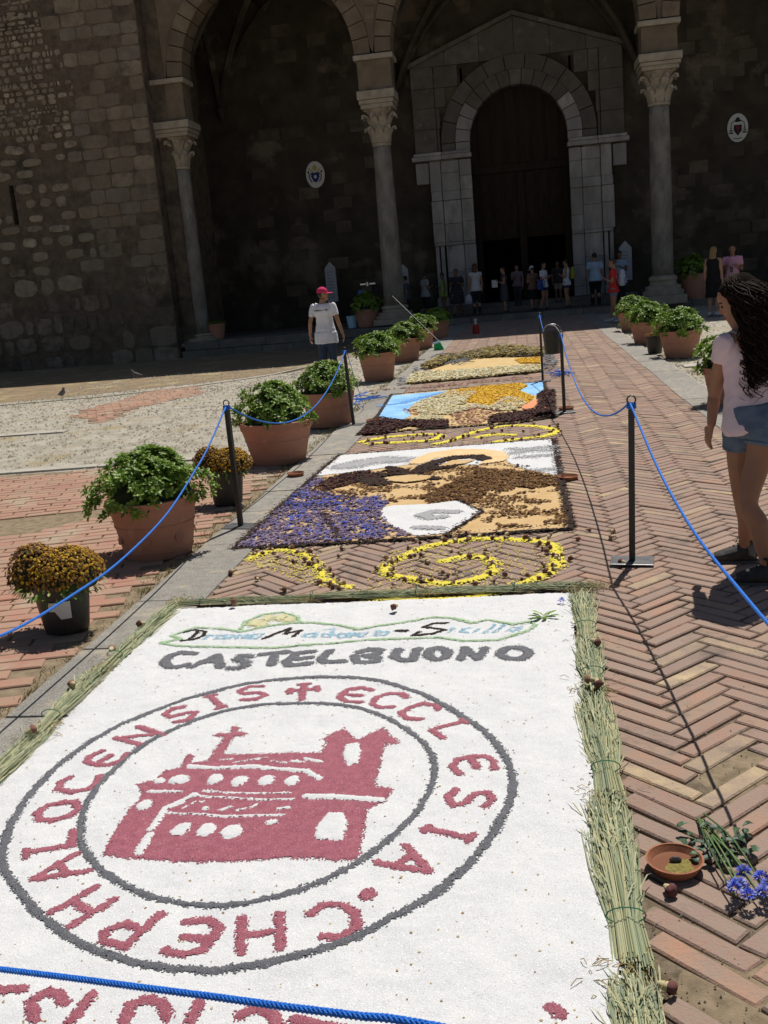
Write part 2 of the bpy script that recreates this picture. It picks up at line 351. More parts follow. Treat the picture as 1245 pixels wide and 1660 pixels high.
# grit lying in the joints, and sandy fill where bricks are missing
mb = MB()
for k in range(9000):
    X = random.uniform(.15, 1.85) if k % 5 else random.uniform(-1.9, 1.8); Y = 1.6+random.random()**1.7*9 if k % 5 else random.uniform(5.4, 12)
    s = random.uniform(.0018, .0045); a = random.random()*6; c, q = math.cos(a)*s, math.sin(a)*s; z = -.010+random.random()*.006
    mb.add([(X+c, Y+q, z), (X-q, Y+c, z), (X-c, Y-q, z), (X+q, Y-c, z), (X+.2*c, Y, z+s*1.2)], [(0, 1, 4), (1, 2, 4), (2, 3, 4), (3, 0, 4)])
m_grit = mat('grit', (.4, .33, .24), pal=[(.46, .40, .30), (.26, .21, .14), (.36, .28, .18), (.14, .11, .08), (.60, .56, .48)], bump=0)
mb.obj('joint_grit', m_grit, path, kind='stuff')
for h in holes[:2]:
    mb = MB(); n = 22; rr = [.2*(1+.25*noise.noise(Vector((math.cos(6.283*i/n)*1.5, math.sin(6.283*i/n)*1.5, h.x*9)))) for i in range(n)]
    vs = [(h.x, h.y, -.0095)]+[(h.x+r_*math.cos(6.283*i/n), h.y+r_*math.sin(6.283*i/n), -.0095-.003*(k_)) for k_, sc in ((0, .6), (1, 1)) for i, r_ in enumerate([q_*sc for q_ in rr])]
    mb.add(vs, [(0, 1+i, 1+(i+1) % n) for i in range(n)]+[(1+i, 1+n+i, 1+n+(i+1) % n, 1+(i+1) % n) for i in range(n)]); mb.obj('sandy_fill', m_bed_l, path)
# kerbs of grey stone on both sides of the path
kerb = MB().box(-2.36, -1.95, .3, 36.9, -.05, -.006).box(1.87, 2.29, .3, 36.9, -.05, -.006).obj('kerb', m_bed_l, kind='structure')
for x0, x1 in ((-2.37, -1.95), (1.865, 2.3)):
    y = .5
    while y < 36.8:
        l = random.uniform(.75, 1.35); l = min(l, 36.9-y)
        mb = MB(); w = (x1-x0)
        e = [random.uniform(-.012, .012) for _ in range(4)]
        mb.box(-w/2, w/2, -l/2+.006, l/2-.006, -.08, 0)
        for i in (0, 3, 4, 7): mb.v[i] = (mb.v[i][0]+e[0], mb.v[i][1], mb.v[i][2])
        for i in (1, 2, 5, 6): mb.v[i] = (mb.v[i][0]+e[1], mb.v[i][1], mb.v[i][2])
        mb.obj('kerb_stone', m_kerb, kerb, bevel=.006).location = ((x0+x1)/2, y+l/2, .008+random.uniform(-.004, .004))
        y += l

# red brick paving left of the path
def red_in(x, y):
    edge = -2.52 - .12*abs(noise.noise(Vector((0, y*1.3, 3))))
    far = 10.35 + .35*noise.noise(Vector((x*.8, 5, 1)))
    return x < edge and y < far and noise.noise(Vector((x*.7, y*.7, 8))) < .34
red = grid_mesh('brick_paving', -10.5, -2.40, 1.0, 10.5, 60, 60, lambda x, y: -.019+.003*noise.noise(Vector((x*3, y*3, 1))), m_bed_l, kind='structure')
cs = []; RL, RW = .272, .108; ca, sa = math.cos(R(14)), math.sin(R(14))
for j in range(-120, 120):
    for i in range(-60, 60):
        u = (i + .5*(j % 2))*(RL+.013); v = j*(RW+.013)
        X = ca*u - sa*v - 6; Y = sa*u + ca*v + 5
        if -10.3 < X < -2.45 and 1.2 < Y < 10.6 and red_in(X, Y):
            inn = (X > -.55*Y - .4)
            cs.append((X, Y, R(14), camdist(X, Y) + (0 if inn else 30)))
lay_bricks(cs, RL, RW, m_red_brick, red, 300, .004, zf=lambda x, y: -.006)
print('red', len(cs))
# long flush strips of pale stone in the gravel
def strip(pts, w, name='stone_strip'):
    for i in range(len(pts)-1):
        a, b = Vector(pts[i]), Vector(pts[i+1]); d = (b-a); L = d.length; nseg = max(1, int(L/1.1)); d.normalize(); n = Vector((-d.y, d.x, 0))
        for k in range(nseg):
            p = a + d*(L*k/nseg+.01); q = a + d*(L*(k+1)/nseg-.01); ww = w*random.uniform(.8, 1.15)/2; of = n*random.uniform(-.02, .02)
            mb = MB(); cs_ = [p-n*ww+of, q-n*ww+of, q+n*ww+of, p+n*ww+of]
            vs = [(c_.x, c_.y, ground_z(c_.x, c_.y)-.04) for c_ in cs_]+[(c_.x, c_.y, ground_z(c_.x, c_.y)+.022) for c_ in cs_]
            mb.add(vs, [(0,3,2,1),(4,5,6,7),(0,1,5,4),(1,2,6,5),(2,3,7,6),(3,0,4,7)])
            mb.obj(name, m_slab, ground, bevel=.006)
strip([(-13, 20.3, 0), (-9.4, 21.2, 0), (-6.4, 25.2, 0), (-3.3, 27.0, 0)], .16)
strip([(-9.5, 14.05, 0), (-6.75, 14.1, 0)], .22)
strip([(-8.5, 10.55, 0), (-4.85, 10.78, 0), (-2.5, 10.9, 0)], .2)
strip([(-7.2, 10.1, 0), (-5.75, 10.3, 0)], .2)
strip([(2.45, 14.3, 0), (4.6, 14.1, 0)], .34)
strip([(2.45, 17.0, 0), (3.2, 17.0, 0)], .5)
strip([(-2.5, 14.2, 0), (-3.4, 14.3, 0)], .3)
# earth along the foot of the church, darkened in colour to deepen its shade
def dirt_shade_edge(x): return 25.2+.5*noise.noise(Vector((x*.5, 2, 0)))+(1.6 if x > -4.4 else 0)
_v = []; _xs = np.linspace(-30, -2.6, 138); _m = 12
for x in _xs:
    e = dirt_shade_edge(x) if x > -6.5 else dirt_shade_edge(x)-(-6.5-x)*.55
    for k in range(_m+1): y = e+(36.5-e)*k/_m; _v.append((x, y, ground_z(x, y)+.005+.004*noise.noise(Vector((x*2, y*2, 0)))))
_me = bpy.data.meshes.new('shade_darkened_earth'); _me.from_pydata(_v, [], [(i*(_m+1)+k, (i+1)*(_m+1)+k, (i+1)*(_m+1)+k+1, i*(_m+1)+k+1) for i in range(len(_xs)-1) for k in range(_m)]); _me.materials.append(m_dirt_shade)
link('shade_darkened_earth', _me, kind='structure')
# small stones and dry grass in the gravel
mb = MB()
for k in range(16000):
    if k % 4: X = random.uniform(-12, -2.45); Y = random.uniform(10.6, 28)
    else: X = random.uniform(2.35, 6); Y = random.uniform(7, 30)
    if random.random() > .35+.65*(noise.noise(Vector((X*.9, Y*.9, 4)))+.4): continue
    s = random.uniform(.007, .026)*(1+.02*Y); z = ground_z(X, Y); a = random.random()*6
    c, q = math.cos(a)*s, math.sin(a)*s
    mb.add([(X+c, Y+q, z), (X-q, Y+c, z), (X-c, Y-q, z), (X+q, Y-c, z), (X+.2*c, Y, z+s*.75)], [(0, 1, 4), (1, 2, 4), (2, 3, 4), (3, 0, 4)])
m_peb = mat('pebble', (.4, .36, .3), pal=[(.50, .46, .38), (.36, .32, .25), (.26, .23, .19), (.58, .54, .46)], bump=0)
mb.obj('loose_gravel', m_peb, ground, kind='stuff')
mb = MB()
def tuft(X, Y, z, s, n, mbx):
    for i in range(n):
        a = random.random()*6.28; l = s*random.uniform(.5, 1.1); w = s*.05
        dx, dy = math.cos(a)*l*.6, math.sin(a)*l*.6; bx, by = X+random.gauss(0, s*.4), Y+random.gauss(0, s*.4)
        mbx.add([(bx-w, by, z), (bx+w, by, z), (bx+dx*.6, by+dy*.6, z+l*.6), (bx+dx, by+dy, z+l*.75)], [(0, 1, 2), (2, 1, 3)])
for k in range(3600):
    r = random.random()
    if r < .35: X = -2.42 + random.gauss(0, .07); Y = random.uniform(3, 26)
    elif r < .6: X = random.uniform(-11, -3); Y = 22.5 + (X+3)*.25 + random.gauss(0, 2.2)
    elif r < .8: X = 2.36 + abs(random.gauss(0, .2)); Y = random.uniform(8, 30)
    else: X = random.uniform(-8, -2.6); Y = random.uniform(10.2, 16)
    tuft(X, Y, ground_z(X, Y)+.008, random.uniform(.02, .05), 6, mb)
m_grass = mat('dry_grass', (.3, .26, .1), pal=[(.40, .33, .14), (.30, .25, .10), (.20, .22, .07), (.48, .41, .2)], bump=0, rough=1)
mb.obj('dry_grass', m_grass, kind='stuff', label='tufts of dry yellow grass in the gravel and along the kerbs', category='grass')

# ------------------------------------------------------------------ church: tower wall
def stone_mesh(nm, m, n=14, rnd=.35, rough=.07):
    mb = MB(); vs = []
    pts = []
    for j in range(n):
        a = 2*math.pi*(j+.5)/n; c, s = math.cos(a), math.sin(a)
        p = 2/(rnd*2+.12); k = (abs(c)**p+abs(s)**p)**(-1/p)
        r = .5*k*random.uniform(1-rough, 1); pts.append((c*r, s*r))
    for dep, sc in ((0, 1), (-.6, .985), (-1, .93)):
        vs += [(x*sc, dep+(random.uniform(-.12, .12) if dep < -.8 else 0), z*sc) for x, z in pts]
    vs.append((0, -1.05, 0))
    fs = [(k*n+j, k*n+(j+1) % n, (k+1)*n+(j+1) % n, (k+1)*n+j) for k in range(2) for j in range(n)]
    fs += [(2*n+j, 2*n+(j+1) % n, 3*n) for j in range(n)]
    mb.add(vs, fs); return mb.mesh(nm, m, smooth=False)
TY = 35.0
tower = empty('tower', (-17, TY, -.35), label='massive rough stone bell tower wall with rubble masonry left of the church porch', category='tower')
def P(o, loc): return Vector(loc) - o.location
def part(mb, name, mats, root, **kw):
    o = mb.obj(name, mats, root, **kw); o.matrix_parent_inverse = Matrix.Translation(-root.location); return o
TX1 = -12.15
slit_x, slit_z0, slit_z1 = PY(22, 330, TY).x, PY(22, 365, TY).z, PY(22, 300, TY).z
w = MB()
w.box(-30, slit_x-.09, TY, TY+8, -.6, 16.1); w.box(slit_x+.09, TX1, TY, TY+8, -.6, 16.1)
w.box(slit_x-.09, slit_x+.09, TY+.005, TY+8, -.6, slit_z0); w.box(slit_x-.09, slit_x+.09, TY+.005, TY+8, slit_z1, 16.1)
w.box(slit_x-.09, slit_x+.09, TY+1.2, TY+8, slit_z0, slit_z1)
part(w, 'wall_core', m_tower_mortar, tower)
sm = {k: [stone_mesh('stone', mm, rnd=rr, rough=ro) for _ in range(5)] for k, mm, rr, ro in
      (('rub', m_tower_stone, .36, .24), ('ash', m_tower_big, .05, .035), ('mid', m_tower_stone, .13, .2), ('base', m_dark_base, .08, .12))}
stones = []
z = -.5
while z < 12.2:
    base = z < 2.6
    h = random.uniform(.5, .72) if base else random.uniform(.36, .5)
    # ashlar quoins on the right
    x = TX1 - .02; lim = TX1 - (2.3 if z > 2 else 1.2) - random.uniform(0, .8)
    while x > lim:
        l = random.uniform(.5, 1.0)
        
        if random.random() < .8: stones.append((x-l/2, z+h/2, l-.012, h-.012, 'base' if base and random.random() < .6 else 'ash', .022, .3))
        x -= l
    x_r = x
    if base:
        while x > -21.5:
            l = random.uniform(.3, 1.15)
            if random.random() < .8: stones.append((x-l/2, z+h/2+random.uniform(-.05, .05), (l-.04)*random.uniform(.85, 1), (h-.03)*random.uniform(.75, 1.05), random.choice(('base', 'base', 'mid')), .05, 1))
            x -= l
    elif z < 7.2:
        while x > -21.5:
            l = random.uniform(.35, 1.0)
            if random.random() < .72: stones.append((x-l/2, z+h/2+random.uniform(-.04, .04), (l-.09)*random.uniform(.8, 1), (h-.09)*random.uniform(.7, 1), 'mid', .06, 1))
            x -= l
    else:
        zz = z
        while zz < z+h:
            hh = random.uniform(.11, .26); x = x_r
            while x > -21.5:
                l = random.uniform(.1, .42)
                if random.random() < .85: stones.append((x-l/2, zz+hh/2, l-.03, hh-.025, 'rub', .06, 1))
                x -= l
            zz += hh
    z += h
stones = [s_ for s_ in stones if not (abs(s_[0]-slit_x) < .09+s_[2]/2 and slit_z0-s_[3]/2 < s_[1] < slit_z1+s_[3]/2)]
stones.sort(key=lambda q: -(q[2]*q[3]) - (0 if q[0] > -20.3 else -5))
for q in stones[:300]:
    link('stone', random.choice(sm[q[4]]), tower, loc=P(tower, (q[0], TY+.01, q[1])), rot=(0, random.gauss(0, .02 if q[4] == 'ash' else .05), 0), scale=(q[2], q[5]*random.uniform(.5, 1.2), q[3]))
mb = MB()
for q in stones[300:]:
    me = random.choice(sm[q[4]]); d = q[5]*random.uniform(.5, 1.2)
    mb.add([(v.co.x*q[2]+q[0], TY+.01+v.co.y*d, v.co.z*q[3]+q[1]) for v in me.vertices], [tuple(p_.vertices) for p_ in me.polygons])
part(mb, 'small_stones', m_tower_stone, tower, kind='stuff')
print('stones', len(stones))
# flat dark pilaster strip and a brown corner strip in the angle between tower and porch
pil = MB().box(TX1+.02, TX1+.5, TY+.55, 37, -.4, 13.0).obj('pilaster', m_tower_mortar, bevel=.02,
    label='narrow dark stone pilaster in the corner between tower and first porch column', category='pilaster')

# ------------------------------------------------------------------ church: portico
AY0, AY1 = 35.55, 36.45
COLX = [-11.62, -4.5, 4.62, 11.9]
portico = empty('portico', (0, 36, 0), label='shaded stone portico of the church with round arches above the columns', category='portico')
ARCH = [(-8.06, 2.93), (.06, 3.95), (8.26, 3.0)]
AZ = 8.98
for cx, r in ARCH:
    n = int(math.pi*(r+.27)/.46)
    for i in range(n):
        a0 = math.pi*i/n+.004; a1 = math.pi*(i+1)/n-.004
        mb = MB().ring(cx, AZ, AY0-random.uniform(.0, .02), AY1, r+random.uniform(0, .012), r+.54, a0, a1)
        part(mb, 'arch_block', m_arch, portico, bevel=.012)
sp = MB()
def archz(x):
    z = AZ-.03
    for cx, r in ARCH:
        d = abs(x-cx)
        if d < r+.545: z = max(z, AZ+math.sqrt((r+.545)**2-d*d))
    return z
xs = np.arange(-12.6, 13.01, .1)
for y in (AY0+.05, AY1-.05):
    vs = []; fs = []
    for i, x in enumerate(xs): vs += [(x, y, archz(x)), (x, y, 14.6)]
    for i in range(len(xs)-1): fs.append((2*i, 2*i+2, 2*i+3, 2*i+1))
    sp.add(vs, fs)
sp.box(-12.6, 13, AY0+.05, AY1-.05, 14.6, 15.2)
part(sp, 'spandrel_wall', m_arch, portico)
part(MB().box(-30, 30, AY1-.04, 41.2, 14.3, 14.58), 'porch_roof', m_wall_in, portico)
# stones of the spandrels above the springing
for X0 in COLX[1:3]:
    for k in range(5):
        z = 10.0+k*.42
        half = .15+.25*k*.5
        part(MB().box(X0-half, X0+half, AY0+.02, AY0+.2, z+.01, z+.4), 'arch_block', m_arch, portico, bevel=.01)
def column(X, z0, z_base, z_cap0, z_cap1, rad0, rad1, z_imp, label):
    c = empty('column', (X, 36, z0), label=label, category='column', group='columns of the portico')
    def pt(mb, nm, m, **kw): return mb.obj(nm, m, c, **kw)
    hb = z_base-z0
    w0 = rad0*1.95
    pt(MB().box(-w0, w0, -w0, w0, 0, hb*.30), 'plinth', m_cap, bevel=.02)
    b = MB().lathe([(w0*.98, hb*.31), (w0*1.0, hb*.44), (w0*.84, hb*.50), (w0*.86, hb*.62), (rad0*1.28, hb*.66), (rad0*1.22, hb*.78), (rad0*1.34, hb*.84), (rad0*1.30, hb*.93), (rad0*1.05, hb*.99)], 32)
    pt(b, 'base', m_cap, smooth=False)
    pr = []
    for k in range(13):
        t = k/12; pr.append((rad0+(rad1-rad0)*t+.012*math.sin(t*math.pi), hb+(z_cap0-z_base)*t))
    pt(MB().lathe(pr, 32), 'shaft', m_col, smooth=True)
    zc = z_cap0-z0; hc = z_cap1-z_cap0
    bell = MB().lathe([(rad1*1.1, zc-.08), (rad1*1.14, zc), (rad1*.98, zc+.04), (rad1*1.05, zc+hc*.3), (rad1*1.25, zc+hc*.55), (rad1*1.6, zc+hc*.68)], 24)
    cap = pt(bell, 'capital', m_cap)
    for tier, (n, zz, hh, out) in enumerate(((8, zc+.02, hc*.30, .12), (8, zc+hc*.2, hc*.36, .2))):
        for k in range(n):
            a = 2*math.pi*(k+.5*tier)/n; lf = MB()
            prof = [(rad1*1.02, 0, .11), (rad1*1.12, hh*.45, .15), (rad1*1.22+out*.4, hh*.85, .12), (rad1*1.2+out, hh*.98, .06), (rad1*1.22+out, hh*.82, .03)]
            vs = []
            for (rr, dz, wd) in prof:
                for sgn, ex in ((-1, 0), (0, .035), (1, 0)):
                    u = sgn*wd; rx = rr+ex
                    vs.append((math.cos(a)*rx-math.sin(a)*u, math.sin(a)*rx+math.cos(a)*u, zz+dz))
            fs = [(3*i+j, 3*i+j+1, 3*i+j+4, 3*i+j+3) for i in range(4) for j in range(2)]
            lf.add(vs, fs); lo = lf.obj('acanthus_leaf', m_cap, cap, smooth=False)
            so_ = lo.modifiers.new('s', 'SOLIDIFY'); so_.thickness = .05
    for k in range(4):
        a = math.pi/4+k*math.pi/2; v = MB(); q = []
        for i in range(14):
            t = i/13*4.6; rr = .13*(1-t/6); q.append(Vector((math.cos(a)*(rad1*1.45+.04+rr*math.cos(t)), math.sin(a)*(rad1*1.45+.04+rr*math.cos(t)), zc+hc*.62+rr*math.sin(t))))
        v.tube(q, .04, 5); v.obj('volute', m_cap, cap)
    wA = rad1*2.15
    ab = MB()
    for s0, z_0, z_1 in ((.86, .66, .75), (.93, .75, .83), (1.0, .835, 1.0)):
        ab.box(-wA*s0, wA*s0, -wA*s0, wA*s0, zc+hc*z_0+.001, zc+hc*z_1)
    pt(ab, 'abacus', m_cap, bevel=.02)
    wi = .56
    im = MB().box(-wi, wi, -.44, .44, z_cap1-z0+.003, z_imp-z0-.18)
    pt(im, 'impost_block', m_arch, bevel=.02)
    pt(MB().box(-wi-.1, wi+.1, -.55, .55, z_imp-z0-.177, z_imp-z0-.01), 'impost_cornice', m_cap, bevel=.03)
    return c
column(COLX[0], .0, .42, 6.13, 7.57, .345, .325, 8.96, 'leftmost grey stone column with leafy capital beside the tower wall')
column(COLX[1], .2, .86, 6.19, 7.83, .36, .29, 8.96, 'slender grey column with carved capital left of the church door')
column(COLX[2], .15, 1.1, 6.52, 7.95, .35, .315, 8.96, 'grey column with moulded base right of the church door')
column(COLX[3], .15, 1.1, 6.3, 7.9, .35, .315, 8.96, 'far right grey column of the portico')

# porch floor, steps, podium wall of blocks
floor = MB().box(-13, 20, 36.9, 41, -.4, .17).obj('porch_floor', m_floor, kind='structure')
steps = MB().box(-3.4, 20, 36.6, 36.88, -.4, .12).obj('porch_steps', m_floor, kind='structure')
def blocks(x0, x1, y0, y1, z0, z1, lmin, lmax, parent, m, name='step_block', bv=.012):
    x = x0
    while x < x1-.05:
        l = min(random.uniform(lmin, lmax), x1-x); 
        if x1-(x+l) < .3: l = x1-x
        MB().box(x+.006, x+l-.006, y0+random.uniform(-.015, .01), y1, z0, z1+random.uniform(-.008, .004)).obj(name, m, parent, bevel=bv); x += l
blocks(-3.3, 14, 36.2, 36.89, -.05, .2, 1.0, 1.9, steps, m_step)
blocks(-4.2, 6, 38.9, 39.7, .17, .36, .9, 1.6, steps, m_step)
blocks(-4.0, 4.2, 39.7, 41, .17, .5, .9, 1.6, steps, m_step)
podium = MB().box(-12.1, -3.4, 35.9, 36.88, -.6, .10).obj('podium', m_floor, kind='structure')
blocks(-12.0, -3.35, 35.2, 36.89, -.12, .155, .8, 1.8, podium, m_step)
blocks(-12.1, -3.35, 35.1, 36.5, -.5, -.13, .6, 1.3, podium, m_step)

# back wall of the porch, with nave wall rising above, and a real dark nave behind the door
BY = 41.0
nave = empty('church_wall', (0, BY, 0), label='dark plastered stone wall of the church at the back of the porch', category='church')
DX0, DX1 = -1.72, 1.88; DC = .08; DR = 1.8; DZ = 6.55
bw = MB()
bw.box(-30, DX0-.25, BY, BY+1.1, -.5, 28.1); bw.box(DX1+.25, 30, BY, BY+1.1, -.5, 28.1); bw.box(DX0-.25, DX1+.25, BY+.002, BY+1.1, 9.2, 28.1)
_n = 30
for i in range(_n):
    xa, xb = DC-1.97+3.94*i/_n, DC-1.97+3.94*(i+1)/_n
    za, zb_ = [DZ+math.sqrt(max(0, 1.86**2-(q-DC)**2)) if abs(q-DC) < 1.86 else DZ-1.2 for q in (xa, xb)]
    bw.add([(xa, BY+.004, za), (xb, BY+.004, zb_), (xb, BY+.004, 9.2), (xa, BY+.004, 9.2), (xa, BY+.45, za), (xb, BY+.45, zb_)], [(0, 1, 2, 3), (0, 4, 5, 1)])
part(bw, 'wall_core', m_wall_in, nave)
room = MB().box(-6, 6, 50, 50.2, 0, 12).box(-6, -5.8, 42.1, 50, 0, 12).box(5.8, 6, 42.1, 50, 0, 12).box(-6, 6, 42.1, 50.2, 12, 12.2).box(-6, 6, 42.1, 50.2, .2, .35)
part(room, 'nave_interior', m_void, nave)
WK = set()
for k in range(110):
    x = random.choice((random.uniform(-11, -4.2), random.uniform(4.4, 10.5))); z = random.uniform(.4, 11)
    z = round(z/.46)*.46; x = round(x/.9)*.9+(.45 if int(z/.46) % 2 else 0)
    if (x, z) in WK: continue
    WK.add((x, z)); l = random.uniform(.6, .88)
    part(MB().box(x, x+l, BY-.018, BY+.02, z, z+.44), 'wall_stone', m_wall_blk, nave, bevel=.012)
# vault ribs
def rib(p0, p1, rise, n=14, r=.13):
    p0, p1 = Vector(p0), Vector(p1); q = []
    for i in range(n+1):
        t = i/n; p = p0.lerp(p1, t); p.z = p0.z+(p1.z-p0.z)*t+rise*math.sin(math.pi*t)**.8; q.append(p)
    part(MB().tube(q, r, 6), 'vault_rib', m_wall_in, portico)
for xa, xb in ((-11.25, -4.6), (-4.35, 4.45), (4.75, 11.6)):
    rib((xa, BY-.12, 8.7), (xb, BY-.12, 8.7), 3.9); rib((xa, BY-.2, 8.7), (xb, 36.5, 9.1), 4.2); rib((xa, 36.5, 9.1), (xb, BY-.2, 8.7), 4.2)
for xa in (-11.25, -4.47, 4.6):
    part(MB().lathe([(.05, -.45), (.14, -.3), (.2, -.1), (.26, 0)], 10, c=(xa, BY-.15, 8.7)), 'corbel', m_wall_in, portico)
    rib((xa, BY-.15, 8.8), (xa, 36.5, 9.0), 3.0)

# marble portal
portal = empty('portal', (DC, BY, .5), label='pale marble portal with round arch and gable around the church door', category='portal')
def pp(mb, nm, m, bv=.015): return part(mb, nm, m, portal, bevel=bv)
def jamb(sg):
    for (a, b, front) in ((1.83, 2.28, .30), (2.29, 2.98, .24), (2.99, 3.42, .34)):
        z = .5
        for h in (.35, 1.95, .13, 1.55, .35, 1.1):
            aa, bb = (a, b) if sg > 0 else (-b, -a)
            f = front + (.07 if h in (.13, .35) else 0)+random.uniform(0, .02)
            if h == 1.95 and a > 2.9:           # slender twin shafts low on the outer jamb
                for u in (.1, .3):
                    pp(MB().box(DC+aa+u-.07, DC+aa+u+.07, BY-f, BY, z+.005, z+h-.005), 'jamb_shaft', m_marble)
            else: 
                ex = random.uniform(-.07, .05) if a > 2.9 else 0
                if sg > 0: bb += ex
                else: aa -= ex
                zc_ = z+h*random.uniform(.35, .65) if h > 1 and random.random() < .7 else None
                for (za_, zb_) in (((z, zc_), (zc_, z+h)) if zc_ else ((z, z+h),)):
                    pp(MB().box(DC+aa+.004, DC+bb-.004, BY-f-random.uniform(0, .025), BY, za_+.004, zb_-.004), 'marble_block', m_marble)
            z += h
    for (a, b, z0, z1, f) in ((3.44, 3.95, 5.15, 5.93, .22), (2.4, 3.42, 5.94, 5.96, .3), (1.78, 4.05, 5.97, 6.14, .5), (1.83, 3.98, 6.145, 6.26, .42)):
        aa, bb = (a, b) if sg > 0 else (-b, -a)
        n = 2 if b-a > 1.5 else 1
        for k in range(n):
            pp(MB().box(DC+aa+(bb-aa)*k/n+.004, DC+aa+(bb-aa)*(k+1)/n-.004, BY-f, BY, z0, z1), 'impost_stone', m_marble, .03)
    # veneer panels beside the arch
    z = 6.27
    for h in (.85, .75, .7, .75):
        r_out = 2.92
        d = z+h/2-DZ; inner = math.sqrt(max(.01, r_out**2-max(0, min(abs(z-DZ), abs(z+h-DZ)))**2)) if z < DZ+r_out else 0
        if z+h > DZ+r_out: inner = .05
        lim = 3.05
        x = max(inner, 0)+.03
        while x < lim-.1:
            l = min(random.uniform(.45, .8), lim-x)
            if lim-(x+l) < .2: l = lim-x
            aa, bb = (x, x+l) if sg > 0 else (-x-l, -x)
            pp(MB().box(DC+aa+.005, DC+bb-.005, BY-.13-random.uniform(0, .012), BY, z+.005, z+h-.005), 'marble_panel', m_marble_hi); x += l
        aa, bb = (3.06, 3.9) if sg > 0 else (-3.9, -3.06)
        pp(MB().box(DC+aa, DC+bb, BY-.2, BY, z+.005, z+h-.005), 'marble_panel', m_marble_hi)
        z += h
jamb(-1); jamb(1)
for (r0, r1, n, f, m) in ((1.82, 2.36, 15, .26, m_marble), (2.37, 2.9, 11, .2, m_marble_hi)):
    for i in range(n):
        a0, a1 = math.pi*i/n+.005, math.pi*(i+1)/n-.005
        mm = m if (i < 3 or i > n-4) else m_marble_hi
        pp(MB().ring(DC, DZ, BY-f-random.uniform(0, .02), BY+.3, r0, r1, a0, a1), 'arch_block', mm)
    for sg in (-1, 1):
        aa, bb = (r0, r1) if sg > 0 else (-r1, -r0)
        pp(MB().box(DC+aa+.003, DC+bb-.003, BY-f, BY, 6.27, DZ-.01), 'arch_block', m)
# gable: infill slab, then raking cornices
def poly_prism(pts, y0, y1):
    n = len(pts); mb = MB(); return mb.add([(x, y0, z) for x, z in pts]+[(x, y1, z) for x, z in pts],
        [tuple(range(n)), tuple(range(2*n-1, n-1, -1))]+[(j, j+n, (j+1) % n+n, (j+1) % n) for j in range(n)])
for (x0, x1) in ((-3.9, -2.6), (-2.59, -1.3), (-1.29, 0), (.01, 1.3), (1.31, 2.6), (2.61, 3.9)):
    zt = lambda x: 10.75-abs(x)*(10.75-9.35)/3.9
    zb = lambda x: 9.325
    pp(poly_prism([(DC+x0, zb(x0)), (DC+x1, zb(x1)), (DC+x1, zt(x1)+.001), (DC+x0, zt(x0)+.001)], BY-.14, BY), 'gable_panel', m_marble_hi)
for sg in (-1, 1):
    n = 5
    for k in range(n):
        xa, xb = sg*3.98*(k)/n, sg*3.98*(k+1)/n; zt = lambda x: 10.76-abs(x)*(10.76-9.34)/3.9
        pts = [(DC+xa, zt(xa)), (DC+xb, zt(xb)), (DC+xb, zt(xb)+.17), (DC+xa, zt(xa)+.17)]
        if sg > 0: pts = pts
        pp(poly_prism(pts, BY-.3, BY), 'gable_cornice', m_marble_hi, .02)
# door: coffered wooden leaves above two dark openings
door = empty('church_door', (DC, BY+.55, .5), label='tall dark wooden church door with coffered panels, lower wickets standing open', category='door')
def dp(mb, nm, m=m_wood, parent=None, bv=.01): 
    o = part(mb, nm, m, door, bevel=bv); return o
DYd = BY+.5
dp(MB().box(DC-1.83, DC+1.83, DYd-.12, DYd+.15, 5.35, 5.65), 'lintel_beam')
fan = MB()
for i in range(24):
    a0, a1 = math.pi*i/24, math.pi*(i+1)/24
    xa, xb = DC+1.85*math.cos(a0), DC+1.85*math.cos(a1); fan.add([(xa, DYd, 5.5), (xb, DYd, 5.5), (xb, DYd, DZ+1.85*math.sin(a1)), (xa, DYd, DZ+1.85*math.sin(a0))], [(0, 1, 2, 3)])
dp(fan, 'tympanum_boards', bv=0)
for k in range(-3, 4): dp(MB().box(DC+k*.5-.03, DC+k*.5+.03, DYd-.05, DYd-.005, 5.66, DZ+math.sqrt(1.75**2-(k*.5)**2)), 'tympanum_bar')
dp(MB().box(DC-1.84, DC-1.60, DYd-.06, DYd+.1, .5, 5.34), 'door_frame'); dp(MB().box(DC+1.60, DC+1.84, DYd-.06, DYd+.1, .5, 5.34), 'door_frame'); dp(MB().box(DC-.14, DC+.14, DYd-.06, DYd+.1, .5, 5.34), 'door_frame')
for sg in (-1, 1):
    a, b = (DC-1.595, DC-.145) if sg < 0 else (DC+.145, DC+1.595)
    dp(MB().box(a, b, DYd, DYd+.07, 2.87, 5.34), 'door_leaf')
    for i in range(3):
        for j in range(4):
            x0 = a+.06+(b-a-.06)/3*i; x1 = x0+(b-a-.06)/3-.07; z0 = 2.95+j*.6; z1 = z0+.5
            dp(MB().box(x0, x1, DYd-.035, DYd-.002, z0, z1), 'coffer_panel'); dp(MB().box(x0+.08, x1-.08, DYd-.06, DYd-.037, z0+.08, z1-.08), 'coffer_panel')
